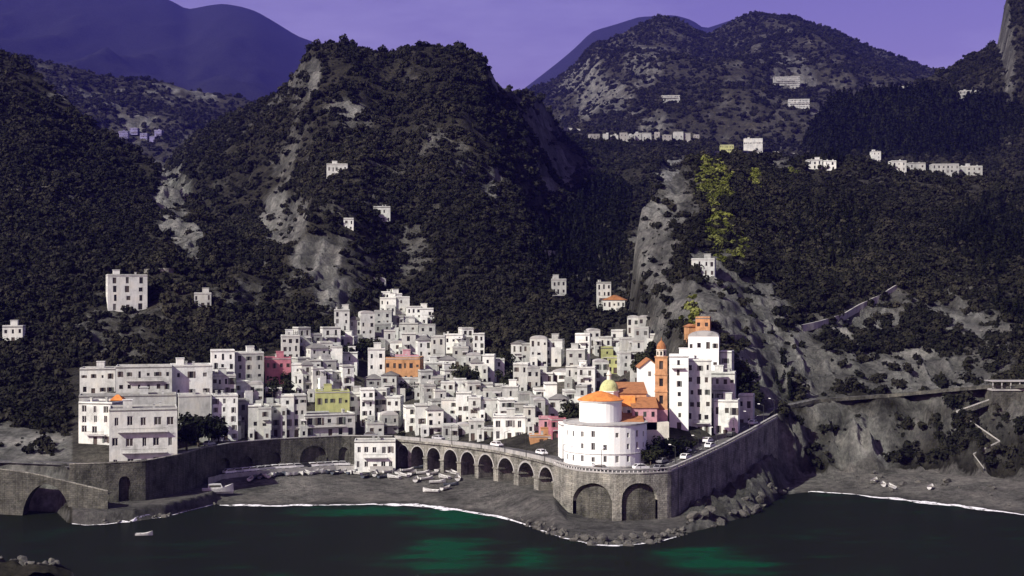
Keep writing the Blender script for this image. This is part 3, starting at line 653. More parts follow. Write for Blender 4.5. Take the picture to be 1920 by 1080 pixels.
# ------------------------------------------------------------------ viaduct
via = empty('viaduct', E(890, -4, -9)); vinv = -Vector(via.location)
tag(via, 'curved road viaduct on tall stone arches behind the beach', 'viaduct')
ARCH = [(747, 765), (771, 794), (801, 825), (832, 857), (864, 890), (897, 925), (934, 963), (972, 1001), (1011, 1037)]
VW = 7.2
def obox(a, b_, dep, z0, z1, mbx, off=0.0):
    a = Vector((a.x, a.y, 0)); b_ = Vector((b_.x, b_.y, 0)); t_ = (b_-a).normalized(); n_ = Vector((-t_.y, t_.x, 0))
    a = a+n_*off; b_ = b_+n_*off; q = [a, b_, b_+n_*dep, a+n_*dep]
    mbx.prism([(p_.x, p_.y) for p_ in q], z0, z1)
ups = [742.0]+[x for a in ARCH for x in a]+[1046.0]
for i in range(0, len(ups), 2):
    a, b_ = E(ups[i]), E(ups[i+1]); mbx = MB(); g_ = min(h1(ups[i], a.y), 3.0)-1.5
    obox(a, b_, VW, g_, a.z-.65, mbx); obox(a.lerp(b_, -.12), b_.lerp(a, -.12), VW+.5, a.z-5.2, a.z-4.8, mbx, -.25)
    mbx.build('pier', M['stone'], via, vinv)
for ua, ub in ARCH:
    a, b_ = E(ua), E(ub); a0 = Vector((a.x, a.y, 0)); b0 = Vector((b_.x, b_.y, 0)); L = (b0-a0).length
    zt = a.z-.66; sp = zt-1.0-min(L/2, 3.6); rise = min(L/2, 3.6)
    pts = [(0, zt), (0, sp)]+[(L/2-L/2*math.cos(math.pi*k/12), sp+rise*math.sin(math.pi*k/12)) for k in range(1, 12)]+[(L, sp), (L, zt)]
    mbx = MB(); n = len(pts)
    # front and back spandrels as strips, soffit and top
    for y0 in (0.05, VW-.05):
        for k in range(1, n-2):
            x0, z0 = pts[k]; x1, z1 = pts[k+1]
            q = [(x0, y0, z0), (x1, y0, z1), (x1, y0, zt), (x0, y0, zt)]
            mbx.quad(*(q if y0 < 1 else q[::-1]))
    for k in range(1, n-2):
        (x0, z0), (x1, z1) = pts[k], pts[k+1]; mbx.quad((x0, VW-.05, z0), (x1, VW-.05, z1), (x1, .05, z1), (x0, .05, z0))
    o = mbx.build('arch', M['stone'], via, a0+vinv*1.0, math.atan2(b0.y-a0.y, b0.x-a0.x))
    # voussoir ring
    r_ = MB()
    for k in range(1, n-2):
        (x0, z0), (x1, z1) = pts[k], pts[k+1]; c_ = L/2
        g0 = lambda x, z: (c_+(x-c_)*1.12, sp+(z-sp)*1.14)
        X0, Z0 = g0(x0, z0); X1, Z1 = g0(x1, z1)
        r_.quad((x0, -.03, z0), (x1, -.03, z1), (X1, -.03, Z1), (X0, -.03, Z0))
    r_.build('arch_ring', M['concrete'], o)
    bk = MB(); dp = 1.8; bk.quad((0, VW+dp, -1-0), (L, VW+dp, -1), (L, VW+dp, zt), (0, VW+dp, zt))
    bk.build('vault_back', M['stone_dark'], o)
deck = MB(); par = MB(); prev = None
for u in ur(741, 1047, 6):
    cur = (E(u, .45), E(u, -VW-.1), E(u, .1))
    if prev:
        for (i0, z0, z1) in ((0, -.65, .02),):
            a, b_, c_, d = prev[0], cur[0], cur[1], prev[1]
            Z = lambda v, z_: (v.x, v.y, v.z+z_)
            deck.quad(Z(a, z0), Z(b_, z0), Z(b_, z1), Z(a, z1)); deck.quad(Z(a, z1), Z(b_, z1), Z(c_, z1), Z(d, z1)); deck.quad(Z(d, z0), Z(c_, z0), Z(b_, z0), Z(a, z0))
            deck.quad(Z(c_, z0), Z(d, z0), Z(d, z1), Z(c_, z1))
        a, b_, c_, d = prev[0], cur[0], cur[2], prev[2]
        par.quad(Z(a, .02), Z(b_, .02), Z(b_, 1.0), Z(a, 1.0)); par.quad(Z(a, 1.0), Z(b_, 1.0), Z(c_, 1.0), Z(d, 1.0)); par.quad(Z(c_, .02), Z(d, .02), Z(d, 1.0), Z(c_, 1.0))
    prev = cur
deck.build('deck', M['stone'], via, vinv); par.build('parapet', M['concrete'], via, vinv)

# ------------------------------------------------------------------ promenade behind the beach and quay
mb = MB(); prev = None
for u in ur(404, 742, 8):
    e = E(u); a = Vector((e.x, e.y-9.5, 0)); b_ = Vector((e.x, e.y-1.4, 0)); za = 4.45
    cur = (a, b_)
    if prev:
        Z = lambda v, z_: (v.x, v.y, z_)
        mb.quad(Z(prev[0], 1.0), Z(a, 1.0), Z(a, za), Z(prev[0], za)); mb.quad(Z(prev[0], za), Z(a, za), Z(b_, za), Z(prev[1], za))
        mb.quad(Z(prev[0], za), Z(a, za), Z(a, za+.5), Z(prev[0], za+.5)); mb.quad(Z(prev[0], za+.5), Z(a, za+.5), Z(a+Vector((0, .5, 0)), za+.5), Z(prev[0]+Vector((0, .5, 0)), za+.5))
    prev = cur
tag(mb.build('promenade', M['concrete']), 'pale promenade with low kerb wall between beach and retaining wall', kind='structure')

# ------------------------------------------------------------------ houses
pm = MB(); pm.box(-.5, .5, 0, .06, -.5, .5); PANE = pm.mesh('window', M['glass'])
fm_ = MB()
for q in ((-.5, -.42, -.5, .5), (.42, .5, -.5, .5), (-.42, .42, -.5, -.43), (-.42, .42, .43, .5), (-.04, .04, -.43, .43)): fm_.box(q[0], q[1], -.05, 0, q[2], q[3])
FRAME = fm_.mesh('frame', M['frame'])
sh = MB(); sh.box(-.5, -.46, -.0, .04, -.5, .5); sh.box(.46, .5, 0, .04, -.5, .5)
for k in range(9): sh.box(-.46, .46, .005, .035, -.5+k/9.0+.01, -.5+(k+1)/9.0-.02)
SHUT = sh.mesh('shutter', M['shutter'])
dm = MB(); dm.box(-.5, .5, 0, .08, 0, 1); DOOR = dm.mesh('door', M['door'])
def facade(mb, o, dx, nrm, W, H, ops, rev=.24):
    """wall plane from o along dx, outward normal nrm, with openings (x0,x1,z0,z1) that have reveals"""
    o = Vector(o); dx = Vector(dx); n_ = Vector(nrm)
    xs = sorted(set([0, W]+[v for p_ in ops for v in p_[:2]])); zs = sorted(set([0, H]+[v for p_ in ops for v in p_[2:]]))
    pt = lambda x, z, d=0: o+dx*x+Vector((0, 0, z))-n_*d
    for i in range(len(xs)-1):
        for j in range(len(zs)-1):
            cx, cz = (xs[i]+xs[i+1])/2, (zs[j]+zs[j+1])/2
            if any(a < cx < b_ and c_ < cz < d for a, b_, c_, d in ops): continue
            mb.quad(pt(xs[i], zs[j]), pt(xs[i+1], zs[j]), pt(xs[i+1], zs[j+1]), pt(xs[i], zs[j+1]))
    for a, b_, c_, d in ops:
        mb.quad(pt(a, c_), pt(b_, c_), pt(b_, c_, rev), pt(a, c_, rev)); mb.quad(pt(a, d, rev), pt(b_, d, rev), pt(b_, d), pt(a, d))
        mb.quad(pt(a, c_), pt(a, c_, rev), pt(a, d, rev), pt(a, d)); mb.quad(pt(b_, c_, rev), pt(b_, c_), pt(b_, d), pt(b_, d, rev))
HOUSES = []
def house(u0, u1, yt, yb, mat='wall0', yaw=None, D=None, roof='flat', dep=None, label=None, name='house', cat='house', sto=None, win=(.9, 1.45), gap=1.65, balc=0.22, group='houses of the hillside town',
          sides=True, fine=False, rng=None, shut=.4, roofmat=None, minh=3.2, doors=True, zone=None, empty_front=False, annex=None):
    if annex is None: annex = (label is None) and (rng or random).random() < .55
    r = rng or random
    uc = (u0+u1)/2
    if D is None: D = solveD(uc, yb)
    if yaw is None: yaw = (17 if uc < 640 else 6 if uc < 900 else -4)+r.uniform(-13, 13)
    ya = math.radians(yaw)
    W = max(3.2, (u1-u0)*D/F*.98); dep = dep or min(11, max(6.0, W*.9))
    zt = ZY(yt, D); c0 = Vector((XU(uc, D), D, 0))
    dx = Vector((math.cos(ya), math.sin(ya), 0)); nb = Vector((-math.sin(ya), math.cos(ya), 0))
    zg = [hXY(*(c0+dx*(k*W/2)).xy[:]) for k in (-1, 0, 1)]
    zb = min(min(zg), zt-minh)-0.6
    zvis = max(min(zg), zb+.6)
    H = zt-zb; hv = zt-zvis
    n = sto or max(1, int(round((hv-.5)/2.85))); sth = (hv-.35)/n
    root = empty(name, (c0.x, c0.y, zb), ya)
    root['category'] = cat; root['group'] = group
    wall = MB(); parts = []
    def wins(Wd, first):
        k = max(1, int((Wd-.8)/gap)); ops = []; skip = r.choice([.03, .08, .18]) if label is None else .03
        for f_ in range(n):
            for i in range(k):
                cx = Wd*(i+.5)/k+r.uniform(-.28, .28); ww = min(win[0]*r.uniform(.65, 1.3), Wd*.5)
                z0 = (H-hv)+f_*sth
                if first and f_ == 0 and doors and i == (k-1)//2 and D < 600:
                    ops.append((cx-.6, cx+.6, z0+.15, z0+min(2.45, sth-.5), 'door'))
                else:
                    if r.random() < skip: continue
                    hh = min(win[1]*(r.choice([.6, .85, 1, 1, 1.15, 1.4]) if not fine else r.choice([1, 1, 1.15])), sth-.9)
                    zc_ = z0+sth*.52+r.uniform(-.15, .15)
                    ops.append((cx-ww/2, cx+ww/2, zc_-hh/2, zc_+hh/2, 'window'))
        # shared grid lines per storey keep the wall mesh small
        return ops
    faces = [((-W/2, 0, 0), (1, 0, 0), (0, -1, 0), W, 0.0, not empty_front), ((-W/2, dep, 0), (0, -1, 0), (-1, 0, 0), dep, -math.pi/2, sides), ((W/2, 0, 0), (0, 1, 0), (1, 0, 0), dep, math.pi/2, sides), ((W/2, dep, 0), (-1, 0, 0), (0, 1, 0), W, math.pi, False)]
    for fi, (o_, dx_, n_, Wd, rz, has) in enumerate(faces):
        ops = wins(Wd, fi == 0) if has else []
        facade(wall, o_, dx_, n_, Wd, H, [q[:4] for q in ops])
        o_ = Vector(o_); dx_ = Vector(dx_); n_ = Vector(n_)
        for a, b_, z0, z1, kd in ops:
            ctr = o_+dx_*((a+b_)/2)-n_*.19
            if kd == 'door':
                inst('door', DOOR, root, ctr+Vector((0, 0, z0)), (0, 0, rz), (b_-a, 1, z1-z0))
            else:
                wn = inst('window', PANE, root, ctr+Vector((0, 0, (z0+z1)/2)), (0, 0, rz), (b_-a, 1, z1-z0))
                if fine: inst('frame', FRAME, wn)
                if fi == 0 and r.random() < shut and D < 470:
                    for s_ in (-1, 1):
                        inst('shutter', SHUT, root, ctr+n_*.20+dx_*(s_*(b_-a)*.78)+Vector((0, 0, (z0+z1)/2)), (0, 0, rz+math.pi), ((b_-a)*.5, 1, z1-z0))
        if fi == 0 and balc and n > 1:
            for f_ in range(1, n):
                if r.random() < balc:
                    bm_ = MB(); z0 = (H-hv)+f_*sth+.05; xa = -W/2+.3+(r.random()*W*.25); xb = W/2-.3-(r.random()*W*.25)
                    bm_.box(xa, xb, -1.0, 0.05, z0-.15, z0); bm_.mi = 1; bm_.box(xa, xb, -1.0, -.95, z0+.9, z0+.96)
                    x = xa
                    while x <= xb: bm_.box(x, x+.04, -.99, -.95, z0, z0+.9); x += .35
                    bm_.build('balcony', [M['frame'], M['iron']], root)
    wall.build('wall', M[mat], root)
    rm = M[roofmat] if roofmat else M['roofflat' if r.random() < .7 else 'darkroof']
    rf = MB()
    if roof == 'flat':
        e_ = .12; rf.box(-W/2-e_, W/2+e_, -e_, dep+e_, H-.28, H-.05)
        ro = rf.build('roof', rm, root)
        pp = MB(); th = .25; ph = .75
        for q in ((-W/2, W/2, 0, th), (-W/2, W/2, dep-th, dep), (-W/2, -W/2+th, th, dep-th), (W/2-th, W/2, th, dep-th)): pp.box(q[0], q[1], q[2], q[3], H-.06, H+ph*.5)
        pp.build('parapet', M[mat], ro)
    elif roof == 'vault':
        k = 10; pts = [(-W/2-.05, H-.1)]+[(-W/2*math.cos(math.pi*i/k), H+W*.16*math.sin(math.pi*i/k)) for i in range(k+1)]+[(W/2+.05, H-.1)]
        rf.extr(pts, -.08, dep+.08); ro = rf.build('roof', M['roofflat'], root)
    else:
        e_ = .35; hh = (W if roof == 'gable' else dep)*.22
        if roof == 'gable': rf.extr([(-W/2-e_, H-.12), (W/2+e_, H-.12), (0, H+hh)], -e_, dep+e_)
        else:
            a = [(-W/2-e_, -e_), (W/2+e_, -e_), (W/2+e_, dep+e_), (-W/2-e_, dep+e_)]; z = H-.1
            ra = (-W/2+min(W, dep)*.4, dep/2, H+hh); rb = (W/2-min(W, dep)*.4, dep/2, H+hh)
            v = [(x, y, z) for x, y in a]
            rf.quad(v[0], v[1], rb, ra); rf.quad(v[2], v[3], ra, rb); rf.poly([v[1], v[2], rb]); rf.poly([v[3], v[0], ra]); rf.quad(v[3], v[2], v[1], v[0])
        ro = rf.build('roof', M[roofmat or 'tile_brown'], root)
    if roof == 'flat' and W > 5:
        if r.random() < .45:
            x = r.uniform(-W*.3, W*.3); y = dep*r.uniform(.4, .7); hb = MB(); hb.box(x-1.2, x+1.2, y, y+2.4, H-.05, H+2.0); hb.box(x-1.35, x+1.35, y-.15, y+2.55, H+2.0, H+2.15); hb.build('stair_hut', M[mat], ro)
        for _ in range(r.randint(0, 2)):
            x = r.uniform(-W*.42, W*.42); y = dep*r.uniform(.2, .9); hb = MB(); hb.box(x-.3, x+.3, y-.3, y+.3, H-.05, H+1.1); hb.box(x-.4, x+.4, y-.4, y+.4, H+1.1, H+1.25); hb.build('chimney', M['wall2'], ro)
    if annex and hv > 4.5:
        sd = r.choice((-1, 1)); wa = W*r.uniform(.4, .62); da = r.uniform(1.8, 3.4); ha = (H-hv)+max(2.9, sth*r.choice([1, 1, max(1, n-1)]))
        xa = -W/2 if sd < 0 else W/2-wa; an = MB(); ops = []
        m_ = max(1, int(wa/1.9))
        for f_ in range(max(1, int((ha-(H-hv))/2.9))):
            for i in range(m_):
                cx = wa*(i+.5)/m_; z0 = (H-hv)+f_*sth+.9
                if z0+1.3 < ha-.3: ops.append((cx-.42, cx+.42, z0, z0+1.3))
        facade(an, (xa, -da, 0), (1, 0, 0), (0, -1, 0), wa, ha, ops); facade(an, (xa, 0, 0), (0, -1, 0), (-1, 0, 0), da, ha, []); facade(an, (xa+wa, -da, 0), (0, 1, 0), (1, 0, 0), da, ha, [])
        an.quad((xa, -da, ha-.05), (xa+wa, -da, ha-.05), (xa+wa, 0, ha-.05), (xa, 0, ha-.05))
        an.box(xa, xa+wa, -da-.02, -da+.2, ha-.04, ha+.7)
        ao = an.build('annex', M[mat if r.random() < .6 else r.choice(['wall0', 'wall1', 'wall2', 'wall3'])], root)
        for a, b_, z0, z1 in ops: inst('window', PANE, ao, (xa+(a+b_)/2, -da+.19, (z0+z1)/2), (0, 0, 0), (b_-a, 1, z1-z0))
        if r.random() < .3:
            aw = MB(); aw.quad((xa+.2, -da+.2, ha+2.2), (xa+wa-.2, -da+.2, ha+2.2), (xa+wa-.2, 0, ha+2.6), (xa+.2, 0, ha+2.6)); aw.box(xa+.2, xa+.3, -da+.2, -da+.3, ha, ha+2.2); aw.box(xa+wa-.3, xa+wa-.2, -da+.2, -da+.3, ha, ha+2.2)
            aw.build('pergola', M[r.choice(['door', 'frame', 'roofflat'])], root)
    if label: root['label'] = label
    HOUSES.append(dict(root=root, u=uc, yb=yb, yt=yt, D=D, mat=mat, sto=n, label=label, zone=zone, box=(u0, u1, yt, yb), roof=roof))
    return root

# ------------------------------------------------------------------ the town
R = random.Random(11)
def H(*a, **k):
    uc = (a[0]+a[1])/2
    if 400 < uc < 1240 and a[3] > 560 and 'label' not in k and k.get('D'): k['D'] = .3*k['D']+.7*min(solveD(uc, a[3]), k['D']+25)
    if 400 < uc < 1240 and a[3] > 560 and 'label' not in k and a[1]-a[0] > 37:      # broad blocks are really two or three narrow houses
        n_ = 2 if a[1]-a[0] < 58 else 3; w_ = (a[1]-a[0])/n_
        for i in range(n_):
            k2 = dict(k)
            if 'D' in k2: k2['D'] += R.uniform(-2.5, 3.5)
            m_ = a[4] if R.random() < .5 else R.choice(['wall0', 'wall1', 'wall1', 'wall2', 'wall3', 'wall5'])
            H2(a[0]+i*w_-R.uniform(0, 3), a[0]+(i+1)*w_+R.uniform(0, 3), a[2]+R.uniform(-9, 14), a[3], m_, **k2)
        return
    return H2(*a, **k)
def H2(*a, **k):
    if 'roof' not in k and 'label' not in k: k['roof'] = R.choices(['flat', 'vault', 'hip', 'gable'], [.74, .14, .06, .06])[0]; k.setdefault('roofmat', 'darkroof' if k['roof'] in ('hip', 'gable') else None)
    return house(*a, rng=R, **k)
# landmarks first
H(206, 332, 768, 873, 'wall3', yaw=15, D=371, sto=4, dep=13, win=(1.5, 2.2), gap=2.9, balc=.8, fine=True, roof='flat', name='hotel', cat='hotel', group=None or 'waterfront hotels',
  label='white four-storey corner hotel with balconies above the left quay', roofmat='darkroof', shut=0)
H(143, 214, 756, 850, 'wall3', yaw=-14, D=384, sto=4, dep=10, win=(1.2, 1.9), gap=2.6, balc=.5, fine=True, name='hotel', cat='hotel', group='waterfront hotels', label='bright white hotel wing standing behind the left edge of the corner hotel', roofmat='darkroof')
H(211, 226, 750, 772, 'ochre', yaw=10, D=392, label='tiny orange rooftop house above the corner hotel', group='coloured houses', doors=False, roof='hip', roofmat='tile')
H(218, 322, 688, 757, 'wall1', yaw=13, D=424, dep=10, sto=3, gap=2.5, label='long pale three-storey building above the corner hotel', balc=.2)
H(150, 216, 692, 742, 'wall0', yaw=10, D=436, sto=2, gap=2.3, label='white two-storey house at the upper left end of the town')
H(150, 330, 742, 768, 'wall2', yaw=14, D=412, sto=1, dep=8, gap=3.5, label='low grey terrace building between the hotel and the long pale building', doors=False)
H(322, 398, 686, 748, 'wall0', yaw=16, D=430, sto=3, gap=2.9, label='pale three-storey block right of the long building above the hotel')
H(335, 395, 742, 768, 'wall1', yaw=16, D=414, sto=1, label='low pale house with dark doorways behind the trees beside the hotel')
H(396, 440, 658, 712, 'wall3', yaw=14, D=452, label='tall bright white house at the top left of the town centre')
H(440, 495, 662, 722, 'wall1', yaw=18, D=456, gap=2.2, label='pale grey tall house right of the bright white house at upper left')
H(398, 446, 742, 792, 'wall3', yaw=14, D=418, fine=True, gap=2.2, label='bright white house with close rows of dark windows above the left road trees')
H(396, 442, 704, 746, 'wall0', yaw=15, D=436, label='white house directly above the one with close rows of dark windows')
H(497, 546, 672, 716, 'pink', yaw=12, D=462, label='deep pink house in the upper left of the town', group='coloured houses', sto=2)
H(442, 492, 708, 768, 'wall1', D=438); H(446, 508, 756, 826, 'wall0', D=420, balc=.3); H(506, 572, 748, 828, 'wall1', D=424, balc=.3)
H(400, 452, 790, 832, 'wall1', D=414)
H(528, 562, 630, 684, 'wall0', D=486); H(560, 602, 617, 672, 'wall1', D=494); H(602, 642, 638, 690, 'wall2', D=484)
H(548, 606, 690, 748, 'wall0', D=452, gap=2.2); H(604, 662, 688, 742, 'wall3', D=460, gap=2.4, win=(1.1, 1.8)); H(560, 600, 664, 700, 'wall1', D=474)
H(592, 656, 735, 778, 'yellow', D=441, sto=2, label='yellow-green house in the lower left of the town centre', group='coloured houses')
H(570, 668, 778, 826, 'wall1', D=430, sto=2, win=(1.3, 2.0), gap=2.6, label='long low arcaded house on the road left of the viaduct', balc=.9)
H(628, 702, 590, 642, 'wall1', D=524); H(634, 664, 632, 662, 'wall0', D=508)
H(690, 722, 655, 730, 'wall3', D=472, label='tall plain white house left of the orange and pink house', sto=4)
H(722, 788, 672, 738, 'ochre', D=470, label='orange house with pink upper storey in the town centre', group='coloured houses', sto=3)
H(742, 786, 668, 690, 'rose', D=474, label='pink upper storey rising over the orange house', group='coloured houses', sto=1, doors=False)
H(692, 724, 524, 560, 'wall2', D=596); H(710, 754, 538, 582, 'wall0', D=590); H(714, 766, 562, 606, 'wall1', D=580); H(764, 812, 580, 616, 'wall2', D=575); H(806, 830, 592, 618, 'wall2', D=572)
H(722, 772, 612, 648, 'wall1', D=548); H(734, 800, 634, 676, 'wall0', D=520, gap=2.2, win=(1.2, 1.8)); H(786, 834, 630, 694, 'wall1', D=514)
H(834, 868, 628, 668, 'wall0', D=528); H(868, 906, 620, 672, 'wall1', D=532); H(850, 902, 658, 700, 'wall2', D=505)
H(884, 946, 674, 722, 'wall1', D=486, gap=2.4); H(822, 854, 674, 712, 'wall0', D=490); H(878, 948, 714, 756, 'wall1', D=464)
H(690, 770, 704, 748, 'wall5', D=456); H(768, 832, 700, 744, 'wall2', D=466); H(828, 874, 708, 754, 'wall1', D=468); H(678, 748, 738, 796, 'wall1', D=443, balc=.3)
H(656, 692, 738, 792, 'wall0', D=446); H(762, 802, 764, 822, 'wall3', D=441, win=(1.0, 2.0)); H(800, 832, 768, 820, 'wall0', D=438, gap=2.0); H(828, 882, 744, 800, 'wall0', D=443)
H(880, 942, 750, 800, 'wall1', D=440); H(832, 884, 788, 826, 'wall2', D=427); H(882, 928, 792, 832, 'wall1', D=419); H(924, 986, 782, 842, 'wall3', D=412, win=(1.2, 2.0), gap=2.6, fine=True, label='white house with tall dark doors above the middle of the viaduct')
H(938, 992, 748, 800, 'wall1', D=432); H(984, 1022, 756, 816, 'wall2', D=418); H(690, 746, 786, 826, 'wall2', D=436)
H(958, 1002, 645, 698, 'wall2', D=508); H(996, 1052, 638, 696, 'wall1', D=510); H(964, 1012, 688, 740, 'wall1', D=482); H(1008, 1062, 688, 736, 'wall0', D=484)
H(1004, 1044, 724, 768, 'wall3', D=458); H(1028, 1064, 748, 800, 'wall1', D=436); H(1060, 1088, 688, 740, 'wall1', D=470); H(1078, 1106, 627, 690, 'wall3', D=508, gap=1.9); H(1104, 1168, 624, 668, 'wall1', D=516)
H(1168, 1238, 622, 664, 'wall1', D=500); H(1082, 1116, 690, 745, 'wall0', D=462); H(1138, 1172, 670, 700, 'yellow', D=480, label='yellow house on the slope behind the church dome', group='coloured houses')
H(1114, 1142, 678, 735, 'wall1', D=470); H(1128, 1150, 652, 690, 'yellow', D=494, label='narrow yellow house up left of the bell tower', group='coloured houses'); H(1164, 1202, 648, 700, 'wall2', D=492)
H(1020, 1046, 688, 716, 'yellow', D=496, label='small yellow house on the slope right of the dark gully', group='coloured houses')
H(1010, 1034, 785, 826, 'rose', D=404, label='rose pink house at the right end of the viaduct', group='coloured houses'); H(1034, 1062, 786, 846, 'pink', D=398, label='deep pink house between the viaduct and the round white building', group='coloured houses', balc=.5)
H(994, 1036, 818, 846, 'ochre', D=399, label='low ochre house with pink trim beside the road at the viaduct end', group='coloured houses', sto=1)
H(1120, 1146, 530, 560, 'wall2', D=600, label='small grey house alone at the valley mouth above the town'); H(1130, 1172, 562, 606, 'wall1', D=592, label='white house with gable roof below the lone grey house in the valley', roof='gable'); H(1178, 1238, 600, 632, 'wall5', D=520)
# right of the church
H(1255, 1291, 668, 795, 'white', yaw=-6, D=388, sto=7, dep=8, win=(.9, 1.4), gap=2.2, label='tall bright white tower house right of the bell tower', group='white houses behind the church')
H(1288, 1334, 676, 795, 'wall3', yaw=-8, D=391, sto=6, label='tall white house beside the white tower house', group='white houses behind the church', balc=.3)
H(1290, 1348, 630, 690, 'white', yaw=-10, D=418, sto=3, label='white house highest on the slope right of the bell tower', group='white houses behind the church', roof='vault')
H(1326, 1378, 700, 780, 'wall0', yaw=-12, D=402, sto=4, label='pale house stepping down below the cliff on the right edge of town', group='white houses behind the church', balc=.6)
H(1338, 1384, 752, 800, 'wall0', yaw=-14, D=392, sto=2, label='low pale house at the road on the right edge of town', group='white houses behind the church')
H(1304, 1331, 596, 634, 'brownwall', yaw=-12, D=min(450, solveD(1318, 640)), sto=2, label='tawny flat-roofed house against the cliff above the white houses', group='coloured houses', roof='flat', balc=.6)
H(1292, 1310, 612, 636, 'ochre', yaw=8, D=min(448, solveD(1300, 640)), sto=1, label='small ochre lean-to left of the tawny cliff house', group='coloured houses', roof='gable', roofmat='tile_brown')
H(1052, 1078, 796, 852, 'white', yaw=6, D=371, sto=3, dep=6, label='narrow white house tucked against the left of the round white building', group='white houses behind the church', win=(.7, 1.1), gap=1.5)
H(1384, 1412, 742, 776, 'wall1', yaw=-14, D=408, sto=2, dep=6, label='last small pale house before the right cliff', group='white houses behind the church')
H(1350, 1372, 660, 706, 'wall0', yaw=-16, D=420, sto=3, dep=6, label='narrow pale house right of the topmost white house', group='white houses behind the church', balc=.5)
# on the beach and the slopes
H(664, 742, 828, 876, 'wall3', yaw=4, D=415, sto=2, dep=7, win=(1.1, 1.7), gap=2.0, fine=True, label='white two-storey bathing house on the beach at the viaduct start', group='houses at the beach', roof='flat')
H(203, 276, 516, 584, 'wall0', yaw=20, sto=4, D=solveD(240, 584), win=(1.2, 2.6), gap=3.4, label='large pale house with tall bays alone on the left hillside', group='houses on the hillsides')
H(5, 42, 612, 646, 'wall3', yaw=10, sto=2, label='white house at the far left edge on the hillside', group='houses on the hillsides')
H(364, 396, 550, 578, 'wall5', yaw=10, label='small grey house on the slope above the left of the town', group='houses on the hillsides')
H(612, 652, 308, 334, 'wall1', yaw=4, label='pale house alone high on the middle hill', group='houses on the hillsides', sto=2)
H(700, 732, 388, 414, 'wall2', yaw=4, label='grey house lower right of the lone pale hill house', group='houses on the hillsides', sto=2)
H(644, 663, 410, 428, 'wall1', yaw=4, label='small pale hut just left of the grey hill house', group='houses on the hillsides')
H(1034, 1062, 524, 562, 'wall5', yaw=0, label='weathered grey farmhouse in the valley above the town', group='houses on the hillsides')
H(1296, 1340, 486, 506, 'wall2', yaw=-12, D=solveD(1318, 512), label='pale hut halfway up the cliff below the broom bushes', group='houses on the hillsides')
H(1394, 1430, 260, 288, 'wall1', yaw=-12, label='white villa on the crest of the right hill', group='houses on the hillsides', sto=2, dep=9)
H(1350, 1376, 272, 288, 'yellow', yaw=-6, label='yellowish house left of the white villa on the crest', group='coloured houses')
for a in ((1514, 1542, 300, 318, 'wall1', 'left of two pale houses under the crest of the right hill'), (1544, 1568, 302, 320, 'wall3', 'right of two pale houses under the crest of the right hill'),
          (1636, 1652, 284, 302, 'wall1', 'small pale house left of the crest row on the right hill'), (1672, 1700, 302, 326, 'wall1', 'first and brightest house of the crest row on the right hill'),
          (1704, 1736, 306, 324, 'wall5', 'second house of the crest row on the right hill'), (1748, 1798, 308, 330, 'wall5', 'long grey house in the middle of the crest row on the right hill'), (1802, 1842, 312, 332, 'wall2', 'last house of the crest row on the right hill')):
    H(a[0], a[1], a[2], a[3], a[4], yaw=R.uniform(-8, 4), dep=8, label=a[5], group='houses on the right hill crest', gap=2.4)
x = 1046; k = 0
RAV = ['first', 'second', 'third', 'fourth', 'fifth', 'sixth', 'seventh', 'eighth', 'ninth', 'tenth', 'eleventh', 'twelfth', 'thirteenth', 'fourteenth', 'fifteenth', 'sixteenth', 'seventeenth', 'eighteenth']
while x < 1318 and k < 18:
    wd = R.uniform(9, 20)
    if x > 1085:
        H(x, x+wd, R.uniform(244, 254), 264, R.choice(['wall5', 'dull', 'dull', 'wall2']), yaw=R.uniform(-10, 10), D=solveD(x+wd/2, 266, 1150), sto=R.choice([1, 2, 2]), dep=9, label='%s house from the left in the far ridge-top village' % RAV[k], group='houses of the ridge-top village', gap=3.0)
        k += 1
    x += wd+R.uniform(-1, 8)
for a in ((1478, 1518, 192, 'wall2', 'pale terrace house on the far mountain right of the village'), (1690, 1712, 168, 'wall1', 'tiny house in the shadow-coloured pine wood near its top'), (1800, 1838, 176, 'wall2', 'long grey house at the top of the shadow-coloured pine wood'), (1240, 1275, 185, 'wall5', 'pale ruined house above the ridge-top village'), (1450, 1500, 150, 'wall5', 'grey terrace farm below the far twin peak')):
    d = solveD((a[0]+a[1])/2, a[2]+10, 1000)
    H(a[0], a[1], a[2]-6, a[2]+10, a[3], yaw=R.uniform(-8, 8), D=d, label=a[4], group='houses on the far slopes', dep=10)
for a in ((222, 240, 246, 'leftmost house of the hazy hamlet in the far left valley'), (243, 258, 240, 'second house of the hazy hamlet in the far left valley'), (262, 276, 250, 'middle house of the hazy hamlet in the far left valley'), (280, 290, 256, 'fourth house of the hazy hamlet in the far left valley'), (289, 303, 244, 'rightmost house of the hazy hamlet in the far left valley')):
    H(a[0], a[1], a[2], a[2]+15, 'slate', yaw=R.uniform(-8, 8), D=solveD((a[0]+a[1])/2, a[2]+15, 1260), label=a[3], group='houses of the hazy hamlet', dep=10)
